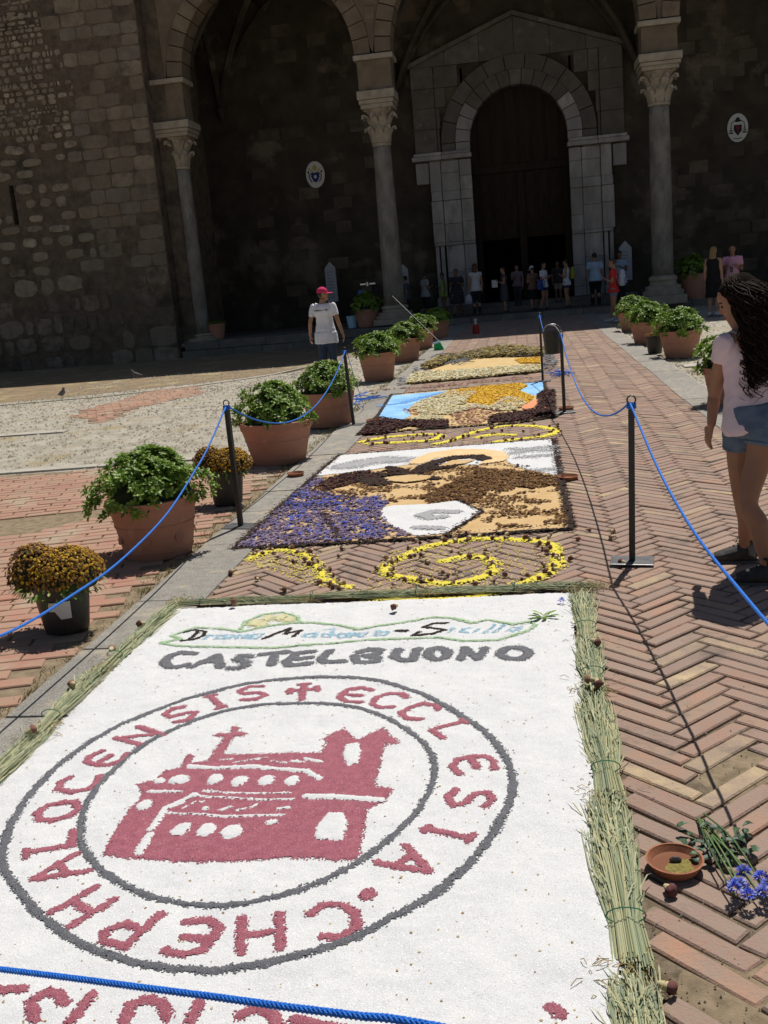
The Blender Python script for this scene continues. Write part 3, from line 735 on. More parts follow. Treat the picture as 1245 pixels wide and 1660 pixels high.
# ------------------------------------------------------------------ drawn salt, sawdust and petal carpets
_lat = np.random.rand(256, 256)
def vn(x, y, f):
    x = np.asarray(x)*f+100; y = np.asarray(y)*f+100; xi = np.floor(x).astype(int); yi = np.floor(y).astype(int)
    u = x-xi; v = y-yi; u = u*u*(3-2*u); v = v*v*(3-2*v)
    a = _lat[xi % 256, yi % 256]; b = _lat[(xi+1) % 256, yi % 256]; c = _lat[xi % 256, (yi+1) % 256]; d = _lat[(xi+1) % 256, (yi+1) % 256]
    return (a*(1-u)+b*u)*(1-v)+(c*(1-u)+d*u)*v - .5
def pts_px(pts, o=(0, 0), s=1.0): return [tuple(G(o[0]+x/s, o[1]+y/s)[:2]) for x, y in pts]
def seg_d(x, y, P, closed=False):
    P = list(P)
    if closed: P = P+[P[0]]
    best = np.full(x.shape, 1e9)
    for (ax, ay), (bx, by) in zip(P[:-1], P[1:]):
        dx, dy = bx-ax, by-ay; L2 = dx*dx+dy*dy+1e-12
        t = np.clip(((x-ax)*dx+(y-ay)*dy)/L2, 0, 1)
        best = np.minimum(best, np.hypot(x-ax-t*dx, y-ay-t*dy))
    return best
def poly(P):
    def fn(x, y):
        ins = np.zeros(x.shape, bool); n = len(P)
        for i in range(n):
            ax, ay = P[i]; bx, by = P[(i+1) % n]
            if ay == by: continue
            ins ^= ((ay > y) != (by > y)) & (x < (bx-ax)*(y-ay)/(by-ay)+ax)
        d = seg_d(x, y, P, True); return np.where(ins, d, -d)
    fn.bb = (min(p[0] for p in P), max(p[0] for p in P), min(p[1] for p in P), max(p[1] for p in P)); return fn
def stroke(P, w, closed=False):
    def fn(x, y): return w/2-seg_d(x, y, P, closed)
    m = w; fn.bb = (min(p[0] for p in P)-m, max(p[0] for p in P)+m, min(p[1] for p in P)-m, max(p[1] for p in P)+m); return fn
def ell(c, rx, ry):
    def fn(x, y): return (1-np.hypot((x-c[0])/rx, (y-c[1])/ry))*min(rx, ry)
    fn.bb = (c[0]-rx, c[0]+rx, c[1]-ry, c[1]+ry); return fn
def union(*fs):
    def fn(x, y):
        r = fs[0](x, y)
        for f in fs[1:]: r = np.maximum(r, f(x, y))
        return r
    fn.bb = (min(f.bb[0] for f in fs), max(f.bb[1] for f in fs), min(f.bb[2] for f in fs), max(f.bb[3] for f in fs)); return fn
def raster(name, fn, cell, base, off, m, parent, dome=.004, cap=.012, edge=.006, grain=0.0, jit=.35, **kw):
    x0, x1, y0, y1 = fn.bb; e = edge*2+cell
    xs = np.arange(x0-e, x1+e, cell); ys = np.arange(y0-e, y1+e, cell)
    X, Y = np.meshgrid(xs+cell/2, ys+cell/2)
    d = fn(X, Y)+edge*(vn(X, Y, 45)+vn(X, Y, 130)+.5*vn(X, Y, 15))+grain*(np.random.rand(*X.shape)-.5)
    keep = d > 0
    if not keep.any(): return None
    ny, nx = X.shape
    VX, VY = np.meshgrid(np.append(xs, xs[-1]+cell), np.append(ys, ys[-1]+cell))
    rs = np.random.RandomState(int(abs(x0*1000)) % 9999)
    VX = VX+(rs.rand(*VX.shape)-.5)*cell*jit*1.6; VY = VY+(rs.rand(*VY.shape)-.5)*cell*jit*1.6
    dv = np.clip(fn(VX, VY), 0, cap)/cap
    VZ = base(VX, VY)+off+dome*np.sqrt(dv)+(rs.rand(*VX.shape)-.5)*cell*.22
    idx = np.arange((ny+1)*(nx+1)).reshape(ny+1, nx+1)
    a = idx[:-1, :-1][keep]; b = idx[:-1, 1:][keep]; c = idx[1:, 1:][keep]; q = idx[1:, :-1][keep]
    F = np.stack([a, b, c, q], 1); used = np.unique(F); mp = np.zeros((ny+1)*(nx+1), int); mp[used] = np.arange(len(used)); F = mp[F]
    V = np.stack([VX.ravel()[used], VY.ravel()[used], VZ.ravel()[used]], 1)
    me = bpy.data.meshes.new(name); me.vertices.add(len(V)); me.vertices.foreach_set('co', V.ravel().astype(np.float32))
    me.loops.add(len(F)*4); me.loops.foreach_set('vertex_index', F.ravel().astype(np.int32))
    me.polygons.add(len(F)); me.polygons.foreach_set('loop_start', np.arange(0, len(F)*4, 4, dtype=np.int32)); me.polygons.foreach_set('loop_total', np.full(len(F), 4, np.int32))
    me.polygons.foreach_set('use_smooth', np.ones(len(F), bool)); me.update(calc_edges=True); me.validate(); me.materials.append(m)
    return link(name, me, parent, **kw)
def scatter(name, fn, n, size, base, m, parent, zup=.004, soft=0.0, thin=None, lift=.5, **kw):
    x0, x1, y0, y1 = fn.bb; X = np.random.uniform(x0-soft, x1+soft, n); Y = np.random.uniform(y0-soft, y1+soft, n)
    k = fn(X, Y)+soft*(np.random.rand(n)-.3) > 0
    if thin is not None: k &= (vn(X, Y, thin[0])+vn(X, Y, thin[0]*2.7)*.6 > thin[1])
    X, Y = X[k], Y[k]; n = len(X)
    if not n: return
    s = size*np.random.uniform(.6, 1.3, n); a = np.random.rand(n)*6.283; z = base(X, Y)+zup*np.random.rand(n)
    c, q = np.cos(a)*s, np.sin(a)*s; V = np.zeros((n, 5, 3))
    h = s*lift
    for i, (u, v, hh) in enumerate(((-1, 0, .15), (0, -.7, .9), (1, 0, .2), (0, .7, .7), (0, 0, .05))):
        V[:, i, 0] = X+u*c-v*q; V[:, i, 1] = Y+u*q+v*c; V[:, i, 2] = z+h*hh*np.random.uniform(.3, 1.2, n)
    I = np.arange(n)[:, None]*5
    F = np.concatenate([I+np.array([[0, 1, 4]]), I+np.array([[1, 2, 4]]), I+np.array([[2, 3, 4]]), I+np.array([[3, 0, 4]])])
    me = bpy.data.meshes.new(name); V = V.reshape(-1, 3)
    me.vertices.add(len(V)); me.vertices.foreach_set('co', V.ravel().astype(np.float32))
    me.loops.add(len(F)*3); me.loops.foreach_set('vertex_index', F.ravel().astype(np.int32))
    me.polygons.add(len(F)); me.polygons.foreach_set('loop_start', np.arange(0, len(F)*3, 3, dtype=np.int32)); me.polygons.foreach_set('loop_total', np.full(len(F), 3, np.int32))
    me.update(calc_edges=True); me.materials.append(m)
    return link(name, me, parent, kind='stuff', **kw)
flat = lambda x, y: np.full(np.shape(x), .002)

# --- the white salt carpet
SX0, SX1, SY0, SY1 = -2.08, .15, 1.25, 5.33
def salt_h(x, y):
    ed = np.minimum(np.minimum(x-SX0, SX1+.03-x), np.minimum(y-SY0, SY1+.03-y))
    return .012+.016*(1-np.exp(-np.clip(ed, 0, 1)/.05))+.007*vn(x, y, 4)+.0045*vn(x, y, 11)+.003*vn(x, y, 28)
salt = empty('salt_carpet', label='white salt carpet with a red church seal and grey lettering, nearest on the brick path', category='salt carpet')
raster('salt_bed', poly([(SX0, SY0), (SX1+.0, SY0), (SX1+.0, 2.4), (SX1, 3.4), (SX1+.01, SY1), (SX0+.02, SY1), (SX0, 3.4)]), .0095, salt_h, 0, m_salt, salt, dome=.0, edge=.02, jit=.45)
CELL = .0048
# rings
def fit_ring(ptsL):
    P = [G(*p) for p in ptsL]; l, r, t, b = P; return ((l.x+r.x)/2, (t.y+b.y)/2, (r.x-l.x)/2, (t.y-b.y)/2)
ro = fit_ring([(14, 1400), (826, 1262), (520, 1112), (320, 1580)])
ri = fit_ring([(146, 1385), (702, 1245), (470, 1151), (420, 1478)])
def ellpts(c, n=72, wob=.008): return [(c[0]+(c[2]+wob*math.sin(5*t)+.5*wob*math.sin(9*t+1))*math.cos(t), c[1]+(c[3]+wob*math.sin(4*t+2))*math.sin(t)) for t in [2*math.pi*k/n for k in range(n)]]
zR = ((0, 1080), 1.448)
RO = pts_px([(8,460),(28,390),(80,310),(160,230),(260,165),(380,112),(500,74),(620,50),(720,42),(830,42),(920,55),(1010,88),(1090,135),(1152,182),(1193,240),(1205,300),(1183,370),(1130,450),(1040,540),(930,610),(800,670),(650,715),(530,733),(400,730),(280,705),(180,665),(100,605),(48,545),(15,500)], *zR)
RI = pts_px([(192,420),(202,350),(245,285),(312,220),(400,165),(500,127),(610,107),(720,103),(830,110),(920,142),(985,188),(1018,235),(1016,290),(985,352),(930,410),(850,475),(760,525),(640,563),(530,580),(440,577),(340,555),(262,512),(212,465)], *zR)
def smooth_loop(P_): 
    q = catmull([(a, b, 0) for a, b in P_[-2:]+P_+P_[:2]], 4); return [tuple(p[:2]) for p in q[8:-4]]
raster('seal_ring', stroke(smooth_loop(RO), .030, True), CELL, salt_h, .001, m_salt_grey, salt, edge=.008, grain=.013, dome=.003)
raster('seal_ring', stroke(smooth_loop(RI), .026, True), CELL, salt_h, .001, m_salt_grey, salt, edge=.008, grain=.013, dome=.003)
FONT = {
 'A': [[(-.45,-.5),(-.05,.5),(.4,-.5)],[(-.28,-.12),(.26,-.12)]],
 'B': [[(-.35,-.5),(-.35,.5),(.15,.5),(.32,.28),(.1,.05),(-.35,.02)],[(.1,.03),(.38,-.2),(.2,-.48),(-.35,-.5)]],
 'C': [[(.38,.36),(.1,.5),(-.25,.4),(-.4,0),(-.25,-.4),(.1,-.5),(.4,-.36)]],
 'E': [[(.36,.42),(.0,.5),(-.32,.32),(-.38,0),(-.32,-.32),(0,-.5),(.38,-.42)],[(-.38,0),(.2,.02)]],
 'H': [[(-.36,-.5),(-.36,.5)],[(.36,-.5),(.36,.5)],[(-.36,.0),(.36,.0)]],
 'I': [[(0,-.5),(0,.5)],[(-.14,.5),(.14,.5)],[(-.14,-.5),(.14,-.5)]],
 'L': [[(-.25,.5),(-.25,-.45),(.35,-.45)],[(-.38,.5),(-.12,.5)]],
 'N': [[(-.38,-.5),(-.38,.5)],[(-.38,.45),(.36,-.45)],[(.36,-.5),(.36,.5)]],
 'O': [[(0,.48),(-.33,.32),(-.4,0),(-.3,-.36),(0,-.48),(.33,-.3),(.4,0),(.3,.36),(0,.48)]],
 'P': [[(-.3,-.5),(-.3,.5),(.2,.48),(.36,.25),(.15,-.02),(-.3,-.04)]],
 'S': [[(.33,.36),(.05,.5),(-.3,.36),(-.24,.1),(.2,-.08),(.34,-.3),(0,-.5),(-.36,-.36)]],
 '+': [[(0,-.5),(0,.5)],[(-.36,.12),(.36,.12)],[(-.12,.5),(.12,.5)],[(-.36,.0),(-.36,.24)],[(.36,.0),(.36,.24)]],
 '.': [[(0,-.02),(0,.02)]],
}
seq = [('+',492,1132),('E',575,1136),('C',630,1145),('C',680,1162),('L',733,1193),('E',768,1250),('S',762,1307),('I',728,1364),('A',662,1412),('.',597,1465),
       ('C',546,1505),('H',424,1527),('E',318,1533),('P',212,1518),('H',136,1483),('A',94,1423),('L',86,1378),('O',97,1326),('C',128,1283),('E',172,1240),('N',228,1203),('S',292,1167),('I',351,1147),('S',410,1134)]
for ch, px, py in seq:
    c = G(px, py); an = math.atan2((c.y-ro[1])/ro[3], (c.x-ro[0])/ro[2]); rot = an-math.pi/2+random.uniform(-.06, .06)
    hh = .155; ww = .15 if ch not in 'I.' else .12
    if ch == '+': hh, ww = .17, .17
    cs, sn = math.cos(rot), math.sin(rot)
    fs = []
    for st in FONT[ch]:
        st2 = [(px_*ww+random.uniform(-.004, .004), py_*hh+random.uniform(-.004, .004)) for px_, py_ in st]
        st3 = [(c.x+cs*a-sn*b, c.y+sn*a+cs*b) for a, b in st2]
        fs.append(stroke(st3, .031 if ch != '.' else .055))
    raster('letter', union(*fs), CELL, salt_h, .001, m_salt_red, salt, edge=.006, grain=.012, dome=.003)
# part of a second inscription at the bottom edge of the picture
for st in ([(-45,1650),(-20,1625),(38,1618)], [(60,1668),(52,1640),(80,1622),(100,1628),(106,1640)], [(118,1672),(150,1628)], [(205,1670),(214,1645),(240,1635),(265,1642),(274,1665)],
           [(312,1668),(326,1640)], [(392,1662),(420,1648),(445,1660),(452,1680)], [(480,1668),(500,1672),(560,1684)], [(895,1650),(910,1662)]):
    raster('letter', stroke(pts_px(st), .034), CELL, salt_h, .001, m_salt_red, salt, edge=.006, grain=.012, dome=.003)
# the church emblem
z5 = ((160, 1170), 2.49)
ch_out = pts_px([(20,570),(90,430),(180,320),(160,280),(230,265),(270,225),(335,215),(345,180),(372,160),(385,165),(378,195),(440,190),(505,92),(470,80),(490,68),(530,70),(545,42),(575,45),(562,65),(600,70),(590,85),(545,88),(505,162),(900,155),(920,110),(900,100),(990,52),(1040,100),(1060,98),(1150,50),(1215,115),(1160,122),(1118,290),(1190,300),(1160,350),(1090,382),(1048,592),(960,600),(880,585),(520,595),(330,597),(100,580)], *z5)
emb = raster('church_emblem', poly(ch_out), CELL, salt_h, .001, m_salt_red, salt, edge=.009, grain=.018, dome=.002)
W_ = []
def pxe(cx, cy, rx, ry):
    c = G(160+cx/2.49, 1170+cy/2.49); a = G(160+(cx+rx)/2.49, 1170+cy/2.49); b = G(160+cx/2.49, 1170+(cy-ry)/2.49)
    return ell((c.x, c.y), abs(a.x-c.x), abs(b.y-c.y))
for q in ((475,265,30,21),(572,270,30,21),(680,268,30,20),(785,268,30,20),(250,270,20,12),(330,266,42,18),(190,365,30,20),(335,467,36,28),(440,470,36,28),(540,475,42,28),(705,437,26,10),(435,380,16,9)):
    W_.append(pxe(*q))
W_.append(poly(pts_px([(1000,120),(1050,112),(1060,145),(1050,200),(1010,208),(985,170)], *z5)))
W_.append(poly(pts_px([(880,460),(930,400),(990,402),(1007,440),(990,515),(890,515),(872,490)], *z5)))
for st, w_ in (([(370,212),(480,222),(620,212),(840,230),(895,262)], .026), ([(212,312),(335,316)], .018), ([(430,312),(600,320),(780,318)], .010), ([(380,328),(580,342),(785,346)], .012),
               ([(390,328),(275,378),(215,465)], .028), ([(210,488),(168,562)], .03), ([(290,396),(540,414),(750,408)], .014), ([(845,335),(1140,347)], .034),
               ([(500,185),(540,180)], .012), ([(560,195),(680,178)], .012), ([(700,190),(760,198)], .010), ([(780,190),(830,194)], .012), ([(840,180),(900,195)], .02),
               ([(500,385),(540,375)], .014), ([(560,390),(600,380)], .012), ([(620,375),(640,362)], .010), ([(730,384),(770,380)], .018), ([(385,358),(430,352)], .012), ([(340,378),(360,370)], .01)):
    W_.append(stroke(pts_px(st, *z5), w_))
for f in W_: raster('salt_highlight', f, .005, salt_h, .0030, m_salt, emb, edge=.007, grain=.007, dome=.004, jit=.5)
# grey lettering of the upper row
zA = ((240, 990), 3.458); zB = ((560, 990), 3.66)
def gl(o, strokes, m=m_salt_grey, w=.05, grain=.008, name='letter', edge=.007):
    raster(name, union(*[stroke(pts_px(s, *o), w) for s in strokes]), CELL, salt_h, .0012, m, salt, edge=edge, grain=grain+.008, dome=.003)
gl(zA, [[(262,270),(190,264),(125,285),(95,318),(120,345),(170,345),(225,330)]])
gl(zA, [[(250,345),(390,278),(408,345)],[(320,318),(400,312)]])
gl(zA, [[(580,285),(530,282),(500,300),(555,322),(540,348),(465,352)]], grain=.02)
gl(zA, [[(640,272),(785,262)],[(715,270),(695,335)]])
gl(zA, [[(930,264),(840,268),(775,315),(800,338),(910,332)],[(830,300),(915,298)]])
gl(zA, [[(1020,262),(975,305),(990,325),(1095,320)]])
gl(zB, [[(85,280),(140,262),(210,265),(185,290),(115,300),(195,312),(185,338),(75,342),(60,305)]])
gl(zB, [[(315,262),(290,308),(340,328),(400,325),(430,262)]])
oe = lambda cx, cy, rx, ry: [(cx+rx*math.cos(t), cy+ry*math.sin(t)) for t in [2*math.pi*k/16 for k in range(17)]]
gl(zB, [oe(550, 290, 58, 33)]); gl(zB, [[(685,322),(715,256),(785,322),(832,256)]], w=.045); gl(zB, [oe(1005, 284, 85, 36)])
# black, blue and green motif
gl(zA, [[(205,150),(270,140),(325,146),(315,170),(260,190),(195,198)],[(285,148),(235,190)]], m_salt_black, .022, .003, edge=.003)
gl(zA, [[(650,190),(720,158),(800,130),(770,162),(860,140),(820,175)]], m_salt_black, .022, .003, edge=.003)
gl(zB, [[(605,105),(520,110),(465,132),(540,140),(595,148),(520,170),(430,178),(400,180),(440,160)]], m_salt_black, .024, .003, edge=.003)
gl(zB, [[(312,153),(365,152)]], m_salt_black, .036, .003, edge=.003)
for o, ls in ((zA, [[(320,188),(345,165),(375,168)],[(440,170),(400,168),(385,188),(425,190),(445,165),(440,190)],[(465,190),(480,165),(500,188),(520,165),(540,188),(560,165),(570,188)],[(630,165),(590,168),(580,188),(615,188),(650,162)],
                    [(935,155),(890,158),(870,175),(915,178),(945,152),(940,178)],[(1040,165),(990,160),(975,175),(1020,178),(1050,130),(1000,135)],[(1090,155),(1060,165),(1080,178),(1120,170),(1110,155),(1085,155)],[(1140,178),(1150,155),(1185,158),(1190,178)]]),
              (zB, [[(15,185),(30,160)],[(45,180),(100,165),(60,160),(40,175),(90,182)],[(115,180),(130,158)],[(175,180),(195,155),(225,160),(180,178),(240,180),(255,155)],
                    [(615,165),(640,135)],[(740,132),(700,140),(685,158),(730,162)],[(765,162),(790,138)],[(830,162),(890,112)],[(880,158),(945,112)],[(1040,125),(985,130),(965,150),(1000,152),(1045,122),(1030,148)]])):
    for s in ls: gl(o, [s], m_salt_cyan, .014, .012)
def PA(l): return pts_px(l, *zA)
def PB(l): return pts_px(l, *zB)
out = PA([(135,168),(190,150),(260,127),(400,130),(520,150),(600,135),(700,112),(830,98),(950,98),(1050,110),(1180,132)])+PB([(60,142),(130,135),(300,105),(520,70),(640,75),(750,105),(850,88),(1000,110),(1100,95),(1130,115),(1080,150),(900,205),(700,212),(560,195),(380,200),(180,205),(0,218)])+PA([(1100,210),(950,220),(700,238),(400,235),(170,228),(78,210),(190,188)])
raster('green_outline', stroke(out, .021, True), CELL, salt_h, .003, m_salt_green, salt, edge=.007, grain=.018)
raster('green_outline', stroke(PA([(520,135),(560,90),(650,52),(760,38),(840,62),(852,95)]), .02), CELL, salt_h, .0032, m_salt_green, salt, edge=.007, grain=.02)
for c in ((600,100),(640,110),(680,72),(750,68),(795,82)):
    p = G(240+c[0]/3.458, 990+c[1]/3.458); raster('yellow_blob', ell((p.x, p.y), .035, .055), CELL, salt_h, .003, m_salt_yel, salt, grain=.03)
scatter('plant_specks', poly([(SX0, SY0), (SX1, SY0), (SX1, SY1), (SX0, SY1)]), 1100, .0045, salt_h, m_straw, salt, zup=.001)

# --- carpet with the purple cloak
z4 = ((370, 690), 2.1466)
cl = empty('flower_carpet', (0, 8.5, 0), label='flower carpet of purple, brown and white shapes edged in black, second from the camera', category='flower carpet')
def C(mbo):
    if mbo: mbo.matrix_parent_inverse = Matrix.Translation((0, -8.5, 0))
    return mbo
P4 = lambda l: pts_px(l, *z4)
ocl = P4([(22,432),(300,180),(388,106),(1130,50),(1152,175),(1192,345),(1188,362),(750,390),(400,412)])
sd_h = lambda x, y: .006+.002*vn(x, y, 9)
C(raster('sawdust_bed', poly(ocl), .018, sd_h, 0, m_sand, cl, dome=.002))
C(raster('white_salt_field', poly(P4([(300,180),(388,106),(1130,50),(1152,178),(1040,157),(985,137),(960,118),(870,140),(760,140),(630,138),(480,160)])), .012, sd_h, .004, m_salt, cl))
for s, w_ in (([(420,145),(480,132),(535,124)], .35), ([(560,128),(575,124)], .2), ([(600,128),(615,122)], .2), ([(1000,100),(1060,85),(1120,78)], .14), ([(990,85),(1040,90),(1125,92)], .1), ([(1020,115),(1120,108)], .12), ([(1080,160),(1128,158)], .13)):
    C(raster('grey_salt_patch', stroke(P4(s), w_), .012, sd_h, .009, m_grey_pale, cl, grain=.16, edge=.03))
C(raster('halo', poly(P4([(628,138),(650,120),(700,100),(790,87),(900,88),(962,97),(978,115),(955,130),(870,140),(900,122),(850,108),(790,110),(720,120),(680,138)])), .012, sd_h, .010, m_halo, cl))
hair_ = union(stroke(P4([(665,165),(690,145),(740,128),(800,116),(870,114),(890,122)]), .16), stroke(P4([(700,155),(760,148)]), .2))
C(raster('dark_hair_field', hair_, .012, sd_h, .013, m_salt_black, cl, grain=.03)); C(scatter('dark_petals', hair_, 1500, .016, lambda x, y: sd_h(x, y)+.014, m_p_dark, cl))
C(raster('white_salt_field', poly(P4([(528,318),(540,290),(570,283),(700,278),(800,266),(885,305),(830,342),(760,380),(655,390),(580,360)])), .012, sd_h, .006, m_salt, cl))
C(raster('grey_salt_patch', union(stroke(P4([(790,308),(720,306),(675,318),(700,330),(745,325)]), .11), stroke(P4([(660,362),(735,365)]), .1)), .012, sd_h, .012, m_grey_pale, cl, grain=.04))
purple = poly(P4([(24,430),(200,275),(300,185),(335,188),(300,230),(420,252),(540,252),(562,272),(528,300),(560,345),(635,388),(400,408)]))
C(scatter('purple_petals', purple, 11500, .019, sd_h, m_p_purple, cl, zup=.012, thin=(14, -.22)))
C(scatter('blue_petals', purple, 2600, .018, sd_h, m_p_blue, cl, zup=.02, thin=(6, .12)))
brown = poly(P4([(310,188),(480,168),(620,150),(760,150),(900,140),(1040,160),(1140,175),(1185,345),(760,382),(885,305),(800,265),(700,278),(570,283),(540,252),(300,230)]))
C(scatter('brown_petals', brown, 15000, .016, sd_h, m_p_brown, cl, zup=.012, thin=(5.5, .06)))
C(scatter('brown_petals', poly(P4([(560,262),(700,240),(860,150),(1050,165),(1150,185),(1150,230),(900,250),(860,290),(800,262),(700,276),(600,284)])), 8500, .02, sd_h, m_p_brown, cl, zup=.014, thin=(3, -.2)))
C(scatter('dark_petals', poly(P4([(320,190),(440,165),(620,148),(600,165),(500,185),(420,210),(330,235)])), 3500, .02, sd_h, m_p_dark, cl, zup=.014, thin=(3, -.15)))
C(scatter('dark_petals', union(stroke(P4([(300,195),(310,225),(420,248),(560,252)]), .12), stroke(P4([(555,213),(640,222),(720,205)]), .14), stroke(P4([(860,140),(960,138),(1030,150)]), .1)), 2200, .018, sd_h, m_p_dark, cl, zup=.014))
crs = union(stroke(P4([(480,195),(530,180),(600,172),(680,180),(720,190)]), .1), stroke(P4([(480,190),(530,205)]), .22), stroke(P4([(560,150),(620,165)]), .08))
C(raster('dark_hair_field', crs, .012, sd_h, .012, m_salt_black, cl, grain=.03)); C(scatter('dark_petals', crs, 1500, .016, lambda x, y: sd_h(x, y)+.013, m_p_dark, cl))
C(raster('sawdust_face', poly(P4([(552,200),(570,186),(640,178),(715,182),(690,196),(620,205)])), .012, sd_h, .016, m_sand, cl))
C(raster('sawdust_face', poly(P4([(730,150),(780,128),(860,126),(830,138),(760,148)])), .012, sd_h, .017, m_sand, cl))
for k, s in enumerate((ocl+[ocl[0]], P4([(200,280),(330,285),(430,262)]), P4([(325,310),(365,360),(395,402)]), P4([(225,245),(300,262),(400,258)]), P4([(750,390),(885,305),(800,265)]), P4([(280,225),(330,245),(440,255)]))):
    w_ = (.055, .035, .04, .02, .03, .025)[k]
    C(raster('black_border', stroke(s, w_), .011, sd_h, .006 if k else .003, m_salt_black, cl, edge=.02, dome=.006, grain=.04))
    C(scatter('dark_petals', stroke(s, w_*1.7), (9000, 300, 500, 400, 800, 400)[k], .013, lambda x, y: sd_h(x, y)+.012, m_p_dark, cl, zup=.018))

# --- carpet with the yellow bird shape
z7 = ((560, 540), 3.276); P7 = lambda l: pts_px(l, *z7)
cb = empty('flower_carpet', (0, 13.8, 0), label='flower carpet with yellow and cream bird on sky blue, third from the camera', category='flower carpet')
def C3(o):
    if o: o.matrix_parent_inverse = Matrix.Translation((0, -13.8, 0))
    return o
ob = P7([(65,548),(130,480),(175,440),(245,330),(540,304),(760,283),(1055,262),(1062,300),(1105,305),(1110,450),(900,480),(760,490),(550,505),(340,518)])
C3(raster('sawdust_bed', poly(ob), .025, sd_h, 0, m_sand2, cb, dome=.002))
C3(raster('blue_field', poly(P7([(176,438),(246,336),(540,310),(470,335),(370,375),(330,410),(350,440),(300,466),(190,455)])), .016, sd_h, .004, m_blue, cb))
C3(raster('blue_field', poly(P7([(905,312),(965,290),(960,270),(1054,264),(1058,298),(1010,335)])), .016, sd_h, .004, m_blue, cb))
C3(raster('deep_blue_band', stroke(P7([(215,388),(300,378),(400,350),(510,322)]), .16), .016, sd_h, .008, m_deepblue, cb, grain=.15))
gold = poly(P7([(560,310),(760,285),(935,272),(963,285),(925,312),(1000,345),(960,385),(930,400),(830,380),(780,392),(650,372),(640,345),(500,340)]))
C3(scatter('gold_petals', gold, 9000, .03, sd_h, m_p_gold, cb, zup=.015)); 
C3(raster('gold_sawdust', gold, .02, sd_h, .004, mat('gold_sawdust', (.62, .42, .06), bump=.5), cb))
cream = poly(P7([(365,378),(480,340),(560,315),(640,305),(700,320),(650,350),(640,380),(780,395),(850,345),(930,352),(960,385),(900,415),(800,420),(700,400),(560,440),(400,440),(360,400)]))
C3(scatter('cream_petals', cream, 9000, .032, sd_h, m_p_cream, cb, zup=.02, thin=(3, -.35)))
mauve = union(poly(P7([(300,410),(350,405),(400,430),(380,440),(330,435)])), poly(P7([(560,470),(570,415),(680,395),(790,400),(800,345),(850,350),(850,400),(760,470),(700,490),(560,500)])), stroke(P7([(160,310),(300,297),(500,285),(700,262),(1000,240)]), .16))
C3(scatter('mauve_petals', mauve, 8000, .026, sd_h, m_p_mauve, cb, zup=.02, thin=(5, -.3)))
C3(scatter('cream_petals', poly(P7([(320,460),(420,440),(520,445),(500,468),(420,470)])), 1200, .026, sd_h, m_p_cream, cb, zup=.012))
dk = union(poly(P7([(62,548),(130,482),(180,455),(300,470),(545,468),(548,505),(420,512),(340,500),(200,540)])), poly(P7([(760,462),(800,436),(900,425),(1000,412),(1020,395),(1020,330),(1060,305),(1105,310),(1108,450),(960,470),(760,488)])))
C3(scatter('dark_petals', dk, 16000, .03, sd_h, m_p_dark, cb, zup=.025))
for q in ([(930,395),(1035,350),(1032,372),(1000,402),(950,413)], [(1022,405),(1082,392),(1080,412)], [(172,468),(230,462),(200,475)]):
    C3(raster('coral_field', poly(P7(q)), .016, sd_h, .01, m_orange, cb))
C3(raster('black_border', stroke(ob+[ob[0]], .05), .014, sd_h, .005, m_salt_black, cb, dome=.01, edge=.02, grain=.03))

# --- farthest carpet: sand field framed by flowers
cf = empty('flower_carpet', (0, 19.5, 0), label='farthest flower carpet, plain sand field framed by cream and withered flowers', category='flower carpet')
def C4(o):
    if o: o.matrix_parent_inverse = Matrix.Translation((0, -19.5, 0))
    return o
C4(raster('sand_field', poly(P7([(330,275),(430,205),(640,135),(1030,130),(1035,185),(700,212),(450,255)])), .03, sd_h, 0, m_sand2, cf))
C4(scatter('cream_flowers', poly(P7([(325,275),(345,240),(370,222),(550,212),(800,195),(1030,180),(1050,208),(700,243),(450,265)])), 7000, .042, sd_h, m_p_cream, cf, zup=.05))
C4(scatter('withered_flowers', poly(P7([(400,190),(500,140),(640,118),(780,88),(860,80),(1030,95),(1070,90),(1060,125),(900,125),(640,145),(560,160),(430,200)])), 6000, .05, sd_h, m_p_mixed, cf, zup=.09))
C4(scatter('gold_flowers', poly(P7([(900,145),(1030,135),(1032,165),(930,165)])), 1200, .035, sd_h, m_p_gold, cf, zup=.03))
C4(scatter('lavender_edge', union(poly(P7([(1050,210),(1060,120),(1110,130),(1130,160),(1100,205)])), poly(P7([(350,205),(375,190),(395,200),(370,222)])), poly(P7([(278,270),(300,250),(325,255),(320,278),(290,285)]))), 2600, .045, sd_h, m_lav, cf, zup=.1))
stk = MB()
for k in range(70):
    p = G(560+random.uniform(450, 610)/3.276, 540+random.uniform(125, 175)/3.276); a = random.gauss(.9, .35); l = random.uniform(.25, .6)
    stk.tube([p+Vector((0, 0, .02)), p+Vector((math.cos(a)*l*.5, math.sin(a)*l*.5, .07)), p+Vector((math.cos(a)*l, math.sin(a)*l, .03))], .008, 3)
C4(stk.obj('loose_stalks', m_lav, cf, kind='stuff'))

# worn patch of red bricks surviving in the gravel
def Gg(px, py):
    q = G(px, py); 
    for _ in range(6): g_ = ground_z(q.x, q.y); q = G(px, py, g_)
    return q
pf = poly([tuple(Gg(*q)[:2]) for q in ((120,676),(145,664),(202,648),(250,632),(312,627),(325,640),(236,658),(165,684))])
mb = MB(); a = R(24); c_, s_ = math.cos(a), math.sin(a)
for j in range(-60, 60):
    for i in range(-30, 30):
        u = (i+.5*(j % 2))*.29; v = j*.12; X = -6.8+c_*u-s_*v; Y = 18.5+s_*u+c_*v
        if float(pf(np.array([X]), np.array([Y]))[0])+.15*noise.noise(Vector((X*2, Y*2, 0))) > 0:
            mb.add([(X+c_*w[0]-s_*w[1], Y+s_*w[0]+c_*w[1], ground_z(X, Y)+.012+random.uniform(-.005, .003)+w[2]) for w in brick_verts(.275, .108, .004)], BF)
